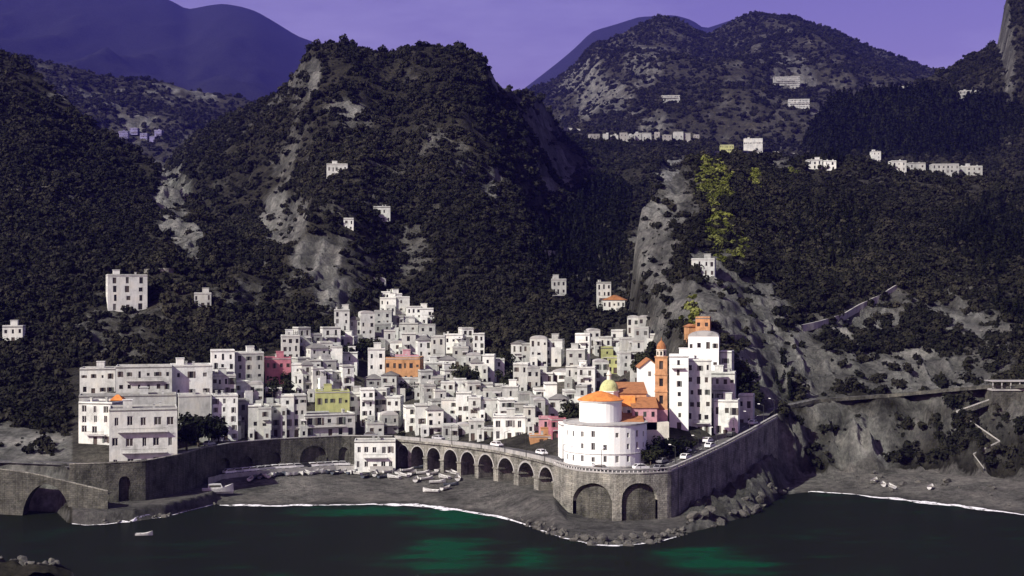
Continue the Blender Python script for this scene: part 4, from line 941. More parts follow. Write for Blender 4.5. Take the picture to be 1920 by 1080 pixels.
# fillers wherever the dense town still shows bare ground
TOPL = A(150, 705, 330, 700, 400, 690, 500, 690, 530, 650, 600, 640, 640, 622, 690, 625, 704, 580, 760, 585, 830, 625, 900, 655, 960, 685, 1080, 660, 1230, 650, 1240, 700)
NOGO = [(640, 645, 700, 672), (500, 714, 542, 746), (862, 690, 890, 740), (938, 680, 962, 745), (1062, 758, 1086, 800), (1196, 660, 1236, 712), (330, 780, 420, 860), (1090, 700, 1400, 900), (660, 600, 700, 650)]
def covered(u, y):
    for hs in HOUSES:
        a, b_, t_, q = hs['box']
        if hs['label'] and a-26 <= u <= b_+6 and t_-2 <= y <= q+28: return True
        if a <= u <= b_ and t_+4 <= y <= q-6: return True
    return any(a <= u <= c_ and b_ <= y <= d for a, b_, c_, d in NOGO)
nf = 0
for y in range(812, 600, -18):
    u = 405
    while u < 1230:
        if y > ip(np.array([u]), TOPL)[0]+14 and not covered(u, y-6) and not covered(u+10, y-6) and nf < 80:
            wd = R.uniform(26, 40); ht = R.uniform(26, 40)
            H(u-4, u+wd-4, y-ht+4, y+8, R.choice(['wall1', 'wall2', 'wall0', 'wall5', 'wall1']), gap=2.4); nf += 1
        u += 12
# labels for the rest of the town by part of town and place in it
ORD = ['first', 'second', 'third', 'fourth', 'fifth', 'sixth', 'seventh', 'eighth', 'ninth', 'tenth', 'eleventh', 'twelfth', 'thirteenth', 'fourteenth', 'fifteenth', 'sixteenth', 'seventeenth', 'eighteenth', 'nineteenth', 'twentieth']
ORD += ['twenty-'+x for x in ORD[:9]]+['thirtieth']+['thirty-'+x for x in ORD[:9]]
def zone(h):
    if h['u'] < 690: s_ = 'left part of town'
    elif h['u'] < 950: s_ = 'middle of town'
    else: s_ = 'right part of town'
    q = h['yb']
    r_ = 'road row' if q > 800 else 'second row up' if q > 765 else 'third row up' if q > 735 else 'fourth row up' if q > 700 else 'fifth row up' if q > 665 else 'topmost row'
    return r_, s_
CW = {'wall0': 'white', 'wall1': 'pale grey', 'wall2': 'grey', 'wall3': 'bright white', 'wall4': 'cream', 'wall5': 'weathered grey'}
grp = {}
for h in HOUSES:
    if not h['label']: grp.setdefault(zone(h), []).append(h)
for (r_, s_), L in grp.items():
    L.sort(key=lambda h: h['u'])
    for i, h in enumerate(L):
        nn = ['', 'one', 'two', 'three', 'four', 'five', 'six', 'seven', 'eight'][min(8, h['sto'])]
        h['root']['label'] = '%s %s-storey house, %s from left in the %s, %s' % (CW.get(h['mat'], 'white'), nn, ORD[i], r_, s_)

# ------------------------------------------------------------------ church on the point
cz = 12.3
rb = empty('round_building', (XU(1135, 360), 360, cz-.6)); tag(rb, 'round-fronted bright white building with three rows of windows under the church', 'building')
RAD = 10.6; zt = 22.9-cz+.6; k = 44
ops_rows = [1.9, 5.0, 8.0]; wl = MB(); wn_list = []
for i in range(k):
    a0 = 2*math.pi*i/k; a1 = 2*math.pi*(i+1)/k; p0 = Vector((RAD*math.cos(a0), RAD*math.sin(a0), 0)); p1 = Vector((RAD*math.cos(a1), RAD*math.sin(a1), 0))
    L = (p1-p0).length; am = (a0+a1)/2; n_ = Vector((math.cos(am), math.sin(am), 0)); ops = []
    if i % 2 == 0 and math.sin(am) < .35: ops = [(L*.5-w_, L*.5+w_, z+.1+R.uniform(-.15, .15), z+h_) for z in ops_rows for w_, h_ in [(R.uniform(.32, .48), R.uniform(1.3, 1.9))] if R.random() > .12]
    facade(wl, p0, (p1-p0).normalized(), n_, L, zt, ops)
    for a, b_, z0, z1 in ops:
        wn_list.append((p0+(p1-p0).normalized()*((a+b_)/2)-n_*.19+Vector((0, 0, (z0+z1)/2)), am+math.pi/2, b_-a, z1-z0))
wl.build('wall', M['white'], rb)
for c_, rz, ww, hh in wn_list:
    wn = inst('window', PANE, rb, c_, (0, 0, rz), (ww, 1, hh)); inst('frame', FRAME, wn)
mb = MB(); mb.lathe([(RAD+.25, zt-.1), (RAD+.25, zt+.25), (RAD-.5, zt+.3), (RAD-.5, zt+.1), (0.1, zt+.15)], 44); mb.build('roof', M['roofflat'], rb)
mb = MB(); mb.lathe([(RAD+.3, .2), (RAD+.3, .9), (RAD+.02, 1.1)], 44, cap=False); mb.build('plinth', M['concrete'], rb)
mb = MB(); mb.lathe([(RAD+.04, 3.9), (RAD+.16, 4.0), (RAD+.16, 4.15), (RAD+.04, 4.2)], 44, cap=False); mb.build('string_course', M['frame'], rb)

ch = empty('church', (XU(1180, 374), 374, 20.5)); tag(ch, 'white church with round orange-roofed apse, tawny nave roofs and small tiled dome', 'church')
ci = -Vector(ch.location)
def cpos(u, D, z): return Vector((XU(u, D), D, z))+ci
# apse drum
c_ = cpos(1126, 361.5, 0); zb_, ze = 21.5+ci.z, ZY(752, 357)+ci.z
mb = MB(); mb.lathe([(5.45, zb_), (5.45, ze)], 32, (c_.x, c_.y)); mb.build('apse', M['white'], ch)
mb = MB(); mb.lathe([(5.5, ze-.5), (5.75, ze-.3), (5.85, ze), (5.5, ze+.02)], 32, (c_.x, c_.y), cap=False); mb.build('cornice', M['white'], ch)
mb = MB(); mb.lathe([(5.95, ze-.02), (5.95, ze+.12), (3.6, ze+1.25), (1.4, ze+2.0), (.05, ze+2.3)], 32, (c_.x, c_.y)); ro = mb.build('apse_roof', M['tile'], ch)
for i in range(5):
    am = math.radians(200+i*33); p_ = Vector((c_.x+5.42*math.cos(am), c_.y+5.42*math.sin(am), zb_+5.0)); inst('window', PANE, ch, p_, (0, 0, am+math.pi/2), (.35, 1, .8))
# crossing dome and lantern
c_ = cpos(1142, 371, 0); z0 = ZY(742, 371)+ci.z
mb = MB(); mb.lathe([(2.6, z0-5), (2.6, z0+1.0), (2.8, z0+1.1), (2.8, z0+1.35)], 8, (c_.x, c_.y), a0=math.pi/8); mb.build('dome_drum', M['white'], ch)
mb = MB(); mb.lathe([(2.55, z0+1.3)]+[(2.5*math.cos(a), z0+1.35+3.0*math.sin(a)) for a in np.linspace(0.05, 1.38, 8)], 24, (c_.x, c_.y)); dm_ = mb.build('dome', M['tile_green'], ch, smooth=True)
mb = MB(); mb.lathe([(.62, z0+4.2), (.55, z0+5.4), (.75, z0+5.5), (.7, z0+5.7), (.45, z0+6.2), (.1, z0+6.7), (.06, z0+7.6)], 10, (c_.x, c_.y)); mb.build('lantern', M['wall4'], dm_)
# nave, aisles, transept: boxes with pitched tile roofs (u0,u1,D0,D1,y_eave,y_ridge,wall,roof,axis)
def wing(u0, u1, D0, D1, ye, yr, wm, rm, axis, nwin=3, zlow=20.6):
    x0, x1 = XU(u0, D0)+ci.x, XU(u1, D0)+ci.x; y0, y1 = D0+ci.y, D1+ci.y; ze, zr_ = ZY(ye, D0)+ci.z, ZY(yr, (D0+D1)/2)+ci.z; zl = zlow+ci.z; e_ = .35
    mb = MB(); 
    if axis == 'y':
        mb.quad((x0, y1, zl), (x0, y0, zl), (x0, y0, ze), (x0, y1, ze)); mb.quad((x1, y0, zl), (x1, y1, zl), (x1, y1, ze), (x1, y0, ze))
        for y in (y0, y1):
            q = [(x0, y, zl), (x1, y, zl), (x1, y, ze), ((x0+x1)/2, y, zr_-.05), (x0, y, ze)]; mb.poly(q if y == y0 else q[::-1])
    else: mb.box(x0, x1, y0, y1, zl, ze)
    wo_ = mb.build('wall', M[wm], ch)
    rf = MB()
    if axis == 'y': rf.extr([(x0-e_, ze-.12), ((x0+x1)/2, zr_-.1), (x1+e_, ze-.12), (x1+e_, ze+.08), ((x0+x1)/2, zr_+.15), (x0-e_, ze+.08)], y0-e_, y1+e_)
    elif axis == 'shed': 
        rf.poly([(x0-e_, y0-e_, ze), (x1+e_, y0-e_, ze), (x1+e_, y1, zr_), (x0-e_, y1, zr_)]); rf.poly([(x1+e_, y0-e_, ze), (x1+e_, y1, ze), (x1+e_, y1, zr_)]); rf.poly([(x0-e_, y1, ze), (x0-e_, y0-e_, ze), (x0-e_, y1, zr_)]); rf.quad((x0-e_, y1, ze-.02), (x1+e_, y1, ze-.02), (x1+e_, y0-e_, ze-.02), (x0-e_, y0-e_, ze-.02))
    else:
        ym = (y0+y1)/2
        rf.quad((x0-e_, y0-e_, ze+.02), (x1+e_, y0-e_, ze+.02), (x1+e_, ym, zr_), (x0-e_, ym, zr_)); rf.quad((x0-e_, ym, zr_), (x1+e_, ym, zr_), (x1+e_, y1+e_, ze+.02), (x0-e_, y1+e_, ze+.02))
        rf.poly([(x1+e_, y0-e_, ze+.02), (x1+e_, y1+e_, ze+.02), (x1+e_, ym, zr_)]); rf.poly([(x0-e_, y1+e_, ze+.02), (x0-e_, y0-e_, ze+.02), (x0-e_, ym, zr_)])
    rf.build('roof', M[rm], ch)
    for i in range(nwin):
        x = x0+(x1-x0)*(i+.5)/nwin; inst('window', PANE, ch, (x, y0-.03, ze-1.6), (0, 0, 0), (.8, 1, 1.3))
wing(1160, 1212, 370, 392, 738, 716, 'brownwall', 'tile_brown', 'x', 2)
wing(1186, 1232, 363, 377, 765, 744, 'rose', 'tile_brown', 'x', 3)
wing(1156, 1206, 357.5, 366, 795, 774, 'rose', 'tile_brown', 'shed', 3)
wing(1168, 1190, 365, 372, 762, 742, 'wall4', 'tile', 'x', 1)
wing(1200, 1236, 392, 402, 690, 672, 'white', 'tile_brown', 'y', 1)
mb = MB(); mb.box(XU(1207, 361)+ci.x, XU(1256, 361)+ci.x, 363+ci.y, 376+ci.y, 12+ci.z, ZY(793, 361)+ci.z); mb.build('terrace', M['wall4'], ch)
mb = MB(); mb.box(XU(1210, 366)+ci.x, XU(1252, 366)+ci.x, 366.2+ci.y, 378+ci.y, 18+ci.z, ZY(770, 366)+ci.z); mb.build('side_chapel', M['rose'], ch)
# bell tower
bt_ = empty('bell_tower', (XU(1240, 371), 371, 20.0), math.radians(-8)); tag(bt_, 'slender tawny bell tower with octagonal top beside the church', 'tower')
zs_ = ZY(668, 371)-20; zt_ = ZY(640, 371)-20; hw = 1.6; mb = MB()
zz_ = [0, 5.5, 10.2, 14.6, zs_]
for i in range(len(zz_)-1):
    st_ = MB()
    for (o_, dx_, n_) in (((-hw, -hw, zz_[i]), (1, 0, 0), (0, -1, 0)), ((hw, -hw, zz_[i]), (0, 1, 0), (1, 0, 0)), ((hw, hw, zz_[i]), (-1, 0, 0), (0, 1, 0)), ((-hw, hw, zz_[i]), (0, -1, 0), (-1, 0, 0))):
        hh = zz_[i+1]-zz_[i]-.3
        facade(st_, o_, dx_, n_, 2*hw, hh, [(hw-.5, hw+.5, hh*.3, hh*.8)] if i > 0 else [(hw-.35, hw+.35, hh*.55, hh*.8)], .4)
    st_.box(-hw-.14, hw+.14, -hw-.14, hw+.14, zz_[i+1]-.3, zz_[i+1])
    so_ = st_.build('storey', M['brownwall'], bt_)
    for rz in range(4):
        n_ = Vector((math.sin(rz*math.pi/2), -math.cos(rz*math.pi/2), 0)); hh = zz_[i+1]-zz_[i]-.3
        inst('opening', PANE, so_, n_*(hw-.36)+Vector((0, 0, zz_[i]+hh*(.55 if i else .675))), (0, 0, rz*math.pi/2), (1.0, 1, hh*.5))
mb = MB(); mb.lathe([(1.35, zs_-.02), (1.35, zs_+1.5), (1.5, zs_+1.6), (1.5, zs_+1.8), (1.2, zs_+1.9)], 8, a0=math.pi/8); mb.build('belfry', M['wall4'], bt_)
mb = MB(); mb.lathe([(1.25, zs_+1.85), (1.2, zs_+2.7), (1.0, zs_+3.2), (.55, zs_+3.8), (.1, zs_+4.2), (.04, zs_+5.0)], 12); mb.build('cap', M['tile_brown'], bt_)
for i in range(8):
    am = i*math.pi/4; inst('opening', PANE, bt_, (1.27*math.cos(am), 1.27*math.sin(am), zs_+.8), (0, 0, am+math.pi/2), (.5, 1, 1.0))

# ------------------------------------------------------------------ trees
def crown_mesh(seed, n, kind):
    r = random.Random(seed); mb = MB()
    if kind == 'cypress': lobes = [(0, 0, z, .16*(1-abs(z-.35)*.9)+.03) for z in np.linspace(.12, .95, 9)]
    elif kind == 'pine': lobes = [(r.uniform(-.32, .32), r.uniform(-.32, .32), r.uniform(.74, .88), r.uniform(.12, .2)) for _ in range(11)]
    else: lobes = [(r.gauss(0, .2), r.gauss(0, .2), r.uniform(.35, .85), r.uniform(.12, .25)) for _ in range(12)]
    for i in range(n):
        lx, ly, lz, lr = r.choice(lobes); d = Vector((r.gauss(0, 1), r.gauss(0, 1), r.gauss(0, .8))).normalized()
        c_ = Vector((lx, ly, lz))+d*lr*(.5+.55*r.random()); nn = (d+Vector((r.uniform(-.7, .7), r.uniform(-.7, .7), r.uniform(-.2, .8)))).normalized()
        a = nn.orthogonal().normalized(); b_ = nn.cross(a); s_ = .042*r.uniform(.6, 1.4)
        mb.quad(c_-a*s_-b_*s_*.7, c_+a*s_-b_*s_*.5, c_+a*s_*.8+b_*s_, c_-a*s_+b_*s_*.6)
    cr = mb.mesh('crown', M['crown'])
    tb = MB(); top = .8 if kind != 'cypress' else .5
    pts = [Vector((0, 0, 0)), Vector((r.uniform(-.03, .03), r.uniform(-.03, .03), top*.5)), Vector((r.uniform(-.05, .05), r.uniform(-.05, .05), top))]
    tb.tube(pts[0], pts[1], .035, .024); tb.tube(pts[1], pts[2], .024, .01)
    for l in lobes[:6]:
        if kind != 'cypress': tb.tube(pts[1], Vector(l[:3]), .014, .005, 5)
    return cr, tb.mesh('trunk', M['trunk'])
TM_ = {k: [crown_mesh(100+i, 900, k) for i in range(3)] for k in ('broad', 'pine', 'cypress')}
def tree(u, yb, ht, label, kind='broad', wide=1.0, D=None, group='trees in the town'):
    D = D or solveD(u, yb)-3.5; X = XU(u, D); z = hXY(X, D)
    if 440 < u < 1240: ht *= 1.05
    root = empty('tree', (X, D, z-.1), R.uniform(0, 6.28)); root.scale = (ht*wide, ht*wide, ht)
    cr, tr = R.choice(TM_[kind]); inst('trunk', tr, root); inst('crown', cr, root)
    tag(root, label, 'tree', group)
for a in ((350, 846, 9, 'leftmost dark tree in the grove right of the corner hotel', 'broad', 1.1, 393), (372, 850, 11, 'tallest dark tree in the grove right of the corner hotel', 'broad', 1.0, 402), (392, 838, 9, 'dark tree at the right end of the hotel grove', 'broad', 1.1, 410), (358, 838, 8, 'rear tree of the hotel grove', 'broad', 1.2, 406), (410, 835, 7, 'small tree between the hotel grove and the houses', 'broad', 1.1, 413),
          (508, 748, 7, 'left tree of the dark clump below the pink house', 'broad', 1.2, None), (520, 748, 8, 'middle tree of the dark clump below the pink house', 'broad', 1.2, None), (534, 748, 7, 'right tree of the dark clump below the pink house', 'broad', 1.1, None), (540, 716, 5, 'small round tree right of the pink house', 'broad', 1.1, None),
          (648, 674, 6, 'left tree in the dark row above the left of town', 'broad', 1.3, None), (664, 672, 7, 'second tree in the dark row above the left of town', 'broad', 1.3, None), (680, 668, 7, 'third tree in the dark row above the left of town', 'broad', 1.3, None), (696, 662, 7, 'right tree in the dark row above the left of town', 'broad', 1.2, None),
          (866, 724, 9, 'left tree in the dark gap in the middle of town', 'broad', .9, None), (878, 734, 9, 'right tree in the dark gap in the middle of town', 'broad', .9, None), (812, 735, 6, 'dark tree between houses right of the orange house', 'broad', 1.1, None),
          (948, 704, 9, 'upper tree in the dark gully splitting the town', 'broad', .8, None), (952, 730, 8, 'middle tree in the dark gully splitting the town', 'broad', .9, None), (956, 750, 7, 'lower tree in the dark gully splitting the town', 'broad', .9, None),
          (1070, 800, 8, 'dark tree beside the left of the church apse', 'broad', 1.1, None), (1080, 790, 7, 'dark tree touching the left edge of the apse', 'broad', 1.0, None),
          (1206, 706, 9, 'left dark tree up left of the bell tower', 'broad', .9, None), (1222, 700, 10, 'right dark tree just left of the bell tower top', 'cypress', 1.2, None),
          (1226, 838, 6.0, 'leftmost tree in the garden right of the round building', 'broad', 1.1, 358), (1244, 834, 6.5, 'middle tree in the garden right of the round building', 'broad', 1.1, 359.5), (1268, 826, 6.5, 'rightmost tree in the garden right of the round building', 'broad', 1.2, 364), (1220, 852, 4.5, 'low tree close to the round building at the road', 'broad', 1.2, 354), (1286, 842, 5, 'small tree at the roadside garden end', 'broad', 1.2, 369),
          (1370, 700, 9, 'upper tree on the dark slope right of the white houses', 'broad', 1.1, None), (1392, 740, 9, 'lower tree on the dark slope right of the white houses', 'broad', 1.2, None), (1384, 715, 8, 'middle tree on the dark slope right of the white houses', 'pine', 1.2, None), (1410, 752, 7, 'tree above the road at the right end of town', 'broad', 1.2, None),
          (1285, 640, 7, 'bushy tree left of the small ochre lean-to on the cliff', 'broad', 1.0, 428), (760, 745, 6, 'dark tree below the orange house', 'broad', 1.0, None), (752, 822, 9, 'tall dark tree at the road in the town centre', 'cypress', 1.2, None)):
    tree(a[0], a[1], a[2], a[3], a[4], a[5], a[6])

# ------------------------------------------------------------------ boulders at the foot of the point
def rock_mesh(seed):
    r = random.Random(seed); import bmesh
    bm = bmesh.new(); bmesh.ops.create_icosphere(bm, subdivisions=2, radius=1)
    dirs = [(Vector((r.gauss(0, 1), r.gauss(0, 1), r.gauss(0, 1))).normalized(), r.uniform(.42, .8)) for _ in range(12)]
    for v in bm.verts:
        for d, c_ in dirs:
            e_ = v.co.dot(d)-c_
            if e_ > 0: v.co -= d*e_
        v.co *= r.uniform(.88, 1.1)
    me = bpy.data.meshes.new('boulder'); bm.to_mesh(me); bm.free(); me.materials.append(M['boulder']); return me
RK = [rock_mesh(300+i) for i in range(7)]
def boulders(spots, phrase, group):
    """spots: (u, D, size); labelled by their order from the left"""
    for i, (u, D, s_) in enumerate(sorted(spots)):
        X = XU(u, D); o = inst('boulder', R.choice(RK), None, (X, D, max(-.2, hXY(X, D))+s_*.25), (R.uniform(-.4, .4), R.uniform(-.4, .4), R.uniform(0, 6.28)), (s_*R.uniform(.8, 1.5), s_*R.uniform(.8, 1.2), s_*R.uniform(.6, .95)))
        tag(o, '%s %s boulder from the left %s' % (ORD[i], 'small' if s_ < .7 else 'large' if s_ > 1.15 else 'middling', phrase), 'boulder', group)
dsh = lambda u: float(Dshore(np.array([float(u)]))[0])
def strip(u0, u1, n, d0, d1, lo, hi, p_=2.0):
    q = []
    for i in range(n):
        u = R.uniform(u0, u1); q.append((u, dsh(u)+R.uniform(d0, d1), lo+(hi-lo)*R.random()**p_))
    return q
boulders(strip(975, 1075, 38, -2, 5, .35, 1.4), 'on the rocky shore left of the bastion', 'boulders round the bastion foot')
boulders(strip(1075, 1185, 38, -2, 6, .35, 1.5), 'in front of the bastion arches', 'boulders round the bastion foot')
boulders(strip(1185, 1290, 38, -2, 6, .35, 1.6), 'at the right corner of the bastion', 'boulders round the bastion foot')
boulders(strip(1290, 1475, 36, -1, 9, .5, 2.0), 'on the shaded shore below the right wall', 'boulders on the shaded shore')
boulders(strip(1600, 1915, 22, 6, 28, .4, 1.5), 'on the cove beach', 'boulders on the cove beach')
boulders([(u, R.uniform(274, 291), .4+1.1*R.random()**2) for u in [R.uniform(-10, 128) for _ in range(20)]], 'on the rocks in the near left corner', 'boulders in the near left corner')
boulders(strip(140, 405, 26, -1.2, .3, .35, 1.0), 'along the waterline of the quay', 'boulders along the quay')

# ------------------------------------------------------------------ boats
def hull(L, B, Hh):
    mb = MB(); secs = []
    for i in range(9):
        s_ = i/8; x = (s_-.5)*L; b_ = B/2*(1-max(0, (s_-.45)/.55)**2.2)*(.82+.18*min(1, s_*4)); sh_ = Hh*(1+1.1*max(0, s_-.45)**1.6*2+.25*max(0, .2-s_))
        secs.append([(x, -b_, sh_), (x+.02*L*s_, -b_*.85, Hh*.45), (x-.02, -b_*.35, .05), (x, 0, 0), (x-.02, b_*.35, .05), (x+.02*L*s_, b_*.85, Hh*.45), (x, b_, sh_)])
    for i in range(8):
        for k in range(6): mb.quad(secs[i][k], secs[i][k+1], secs[i+1][k+1], secs[i+1][k])
    mb.poly(secs[0][::-1])
    return mb, secs
def boat_meshes(L, B, Hh, hm):
    mb, secs = hull(L, B, Hh); me = mb.mesh('hull', hm)
    dk = MB()
    for i in range(8):
        a, b_ = secs[i], secs[i+1]; dk.quad((a[0][0], a[0][1]*.9, Hh*.6), (b_[0][0], b_[0][1]*.9, Hh*.6), (b_[6][0], b_[6][1]*.9, Hh*.6), (a[6][0], a[6][1]*.9, Hh*.6))
    th = MB()
    for x in (-.22, .05, .28): th.box(x*L-.12, x*L+.12, -B*.4, B*.4, Hh*.8, Hh*.86)
    return me, dk.mesh('deck', M['wood']), th.mesh('thwart', M['wood'])
BM = [boat_meshes(3.9, 1.6, .7, M['hull']), boat_meshes(4.6, 1.8, .75, M['hull']), boat_meshes(4.2, 1.6, .7, M['hullb'])]
def boat(u, D, rz, label, k=0, z=None, group='small boats on the beach'):
    X = XU(u, D); root = empty('rowing_boat', (X, D, (hXY(X, D)+.05) if z is None else z), rz); me = BM[k]
    inst('hull', me[0], root); inst('deck', me[1], root); inst('thwart', me[2], root)
    tag(root, label, 'boat', group)
bx = []
for i, u in enumerate([470, 479, 488, 497, 506, 516, 525, 535, 545, 556, 566, 577, 588, 598, 609, 620, 631, 641, 652, 661]):
    boat(u, float(ip(np.array([u]), EDGE)[0])-12.5+R.uniform(-1.5, 1.5), R.uniform(-.7, .7)+math.pi*.5+math.pi*R.choice([0, 1]), '%s boat from the left drawn up below the promenade' % ORD[i], R.choice([0, 0, 1, 2]))
for i, (u, y) in enumerate([(668, 890), (676, 884), (686, 893), (694, 886), (703, 891), (712, 885), (720, 893), (729, 887), (738, 894), (747, 888), (756, 892), (765, 886), (774, 890), (780, 898)]):
    boat(u, (CZ-3)*F/(y-HY), R.uniform(0, 3), '%s boat from the left before the white bathing house' % ORD[i], R.choice([0, 1, 1, 2]))
for i, (u, y) in enumerate([(786, 882), (793, 890), (800, 897), (806, 884), (813, 892), (820, 902), (826, 887), (833, 897), (840, 889), (846, 906), (852, 893), (858, 900), (808, 912), (836, 910)]):
    boat(u, (CZ-3)*F/(y-HY), R.uniform(0, 3), '%s boat from the left in the cluster below the first arches' % ORD[i], R.choice([0, 1, 1, 2]))
for i, (u, y) in enumerate([(1640, 896), (1656, 900), (1672, 904), (1745, 908)]):
    boat(u, (CZ-3)*F/(y-HY), R.uniform(1.0, 2.0), '%s boat from the left on the cove beach at right' % ORD[i], 0, group='boats on the cove beach')
boat(270, CZ*F/(1004-HY), .15, 'single white rowing boat floating off the left quay', 0, -.2, 'boats on the water')
# motor boat hauled out on the quay
D = 378.0; X = XU(408, D); mbt = empty('motor_boat', (X, D, hXY(X, D)+.1), math.radians(14)); tag(mbt, 'white cabin motor boat hauled out at the right end of the quay', 'boat')
mb, secs = hull(8.2, 2.7, 1.5); mb.build('hull', M['hull'], mbt)
mb = MB(); [mb.quad((secs[i][0][0], secs[i][0][1]*.95, 1.45), (secs[i+1][0][0], secs[i+1][0][1]*.95, 1.45), (secs[i+1][6][0], secs[i+1][6][1]*.95, 1.45), (secs[i][6][0], secs[i][6][1]*.95, 1.45)) for i in range(8)]; mb.build('deck', M['frame'], mbt)
mb = MB(); mb.extr([(-2.6, 1.4), (1.6, 1.4), (.9, 2.7), (-2.4, 2.8)], -.95, .95); cb = mb.build('cabin', M['hull'], mbt)
for s_ in (-1, 1):
    mb = MB(); mb.box(-2.2, .8, s_*.96-.02, s_*.96+.02, 1.95, 2.5); mb.build('window', M['glass'], cb)

# ------------------------------------------------------------------ cars
def car_meshes(paint):
    L, Wd = 4.0, 1.66; prof = [(-2.0, .35), (2.0, .35), (2.02, .75), (1.2, .92), (.55, 1.42), (-1.15, 1.45), (-1.85, .98), (-2.02, .85)]
    mb = MB(); mb.extr(prof, -Wd/2, Wd/2); body = mb.mesh('body', paint)
    g_ = MB()
    for y in (-Wd/2-.01, Wd/2+.01): g_.poly([(1.02, y, .96), (.5, y, 1.36), (-1.1, y, 1.38), (-1.6, y, .98)])
    g_.quad((1.21, -.7, .95), (1.21, .7, .95), (.6, .62, 1.4), (.6, -.62, 1.4)); g_.quad((-1.84, .7, 1.02), (-1.84, -.7, 1.02), (-1.2, -.62, 1.42), (-1.2, .62, 1.42))
    return body, g_.mesh('windows', M['glass'])
wb = MB(); wb.lathe([(.05, -.1), (.31, -.1), (.31, .1), (.05, .1)], 12); WH = wb.mesh('wheel', M['tyre'])
CARM = [car_meshes(c_) for c_ in CARC]; CN = ['white', 'silver', 'black', 'red', 'grey']
def car(P_, rz, k, label, group):
    root = empty('parked_car', P_, rz); inst('body', CARM[k][0], root); inst('windows', CARM[k][1], root)
    for x in (-1.25, 1.25):
        for y in (-.72, .72): inst('wheel', WH, root, (x, y, .31), (math.pi/2, 0, 0))
    tag(root, label, 'car', group)
for i, u in enumerate([438, 452, 466, 480, 494, 508, 522, 536, 550, 564, 578, 592, 606, 620, 634, 648]):
    k = R.choice([0, 0, 0, 1, 1, 2, 4]); e_ = E(u); e2 = E(u+4); car((e_.x, e_.y-5.0, 4.47), math.atan2(e2.y-e_.y, e2.x-e_.x), k, '%s car, %s from the left on the promenade' % (CN[k], ORD[i]), 'cars on the promenade')
for i, u in enumerate([1080, 1120, 1222, 1250, 1278, 1300, 1322, 1345, 1362, 1385, 1406, 1425]):
    k = R.choice([0, 0, 1, 2, 4]); e_ = E(u, -2.0 if i % 2 else -5.3); e2 = E(u+4, -2.0 if i % 2 else -5.3); car((e_.x, e_.y+.3, e_.z+.09), math.atan2(e2.y-e_.y, e2.x-e_.x), k, '%s car, %s from the left on the bastion road' % (CN[k], ORD[i]), 'cars on the bastion road')
for i, u in enumerate([420, 520, 690, 800, 905, 985]):
    k = R.choice([0, 1, 2, 4]); e_ = E(u, -5.0); e2 = E(u+4, -5.0); car((e_.x, e_.y+.3, e_.z+.09), math.atan2(e2.y-e_.y, e2.x-e_.x), k, '%s car, %s from the left on the road over the viaduct' % (CN[k], ORD[i]), 'cars on the viaduct road')

# ------------------------------------------------------------------ street lamps
lp = MB(); lp.tube((0, 0, 0), (0, 0, 5.6), .09, .06, 6); LPOLE = lp.mesh('pole', M['iron'])
lp = MB(); lp.tube((0, 0, 5.5), (0, 1.3, 5.9), .05, .04, 5); LARM = lp.mesh('arm', M['iron'])
lp = MB(); lp.extr([(-.16, 5.86), (.16, 5.86), (.1, 6.02), (-.1, 6.02)], 1.1, 1.75); LHEAD = lp.mesh('lamp_head', M['railwhite'])
for i, u in enumerate([790, 850, 905, 950, 990, 1025, 1060, 1130, 1200, 1262, 1305, 1340, 1372, 1402, 1428, 1448]):
    e_ = E(u, .6); e2 = E(u+4, .6); root = empty('street_lamp', (e_.x, e_.y, e_.z), math.atan2(e2.y-e_.y, e2.x-e_.x))
    inst('pole', LPOLE, root); inst('arm', LARM, root); inst('lamp_head', LHEAD, root)
    tag(root, '%s street lamp from the left along the viaduct and bastion parapet' % ORD[i], 'lamp', 'street lamps on the coast road')

# ------------------------------------------------------------------ small built things on the slopes
def slope_wall(name, label, pts, hgt, th, mat, cat, dmin=None, drop=1.0):
    """low wall following the ground along points picked in the photograph"""
    mb = MB(); prev = None
    q = []
    for (u0, y0), (u1, y1) in zip(pts[:-1], pts[1:]):
        n = max(2, int(abs(u1-u0)/7))
        for i in range(n): q.append((u0+(u1-u0)*i/n, y0+(y1-y0)*i/n))
    q.append(pts[-1]); P3 = []
    for u, y in q:
        d = solveD(u, y, dmin); P3.append(Vector((XU(u, d), d, h1(u, d))))
    for k in range(2):
        P3 = [P3[0]]+[(P3[i-1]+P3[i]*2+P3[i+1])/4 for i in range(1, len(P3)-1)]+[P3[-1]]
    for p_ in P3:
        a, b_ = p_, p_+Vector((0, th, 0))
        if prev:
            Z = lambda v, z_: (v.x, v.y, v.z+z_)
            mb.quad(Z(prev, -drop), Z(a, -drop), Z(a, hgt), Z(prev, hgt)); pb = prev+Vector((0, th, 0))
            mb.quad(Z(prev, hgt), Z(a, hgt), Z(b_, hgt), Z(pb, hgt)); mb.quad(Z(b_, -drop), Z(pb, -drop), Z(pb, hgt), Z(b_, hgt))
        prev = a
    tag(mb.build(name, M[mat]), label, cat)
slope_wall('terrace_wall', 'pale wall of the track climbing right across the dark right slope', [(1505, 618), (1540, 610), (1580, 598), (1620, 576), (1650, 562), (1692, 536)], 1.6, 2.5, 'concrete', 'wall')
slope_wall('terrace_wall', 'road wall along the crest of the right hill below the white villa', [(1340, 288), (1400, 286), (1450, 286), (1490, 290)], 1.5, 2, 'concrete', 'wall')
slope_wall('terrace_wall', 'long terrace wall on the left hillside', [(20, 364), (70, 362), (130, 362)], 2.2, 2, 'stone', 'wall')
slope_wall('terrace_wall', 'thin terrace wall above the lone house on the left hillside', [(270, 514), (300, 512), (340, 512)], 1.8, 2, 'stone', 'wall')
slope_wall('terrace_wall', 'short pale wall in the valley above the weathered farmhouse', [(1020, 480), (1056, 482)], 2.2, 2, 'concrete', 'wall')
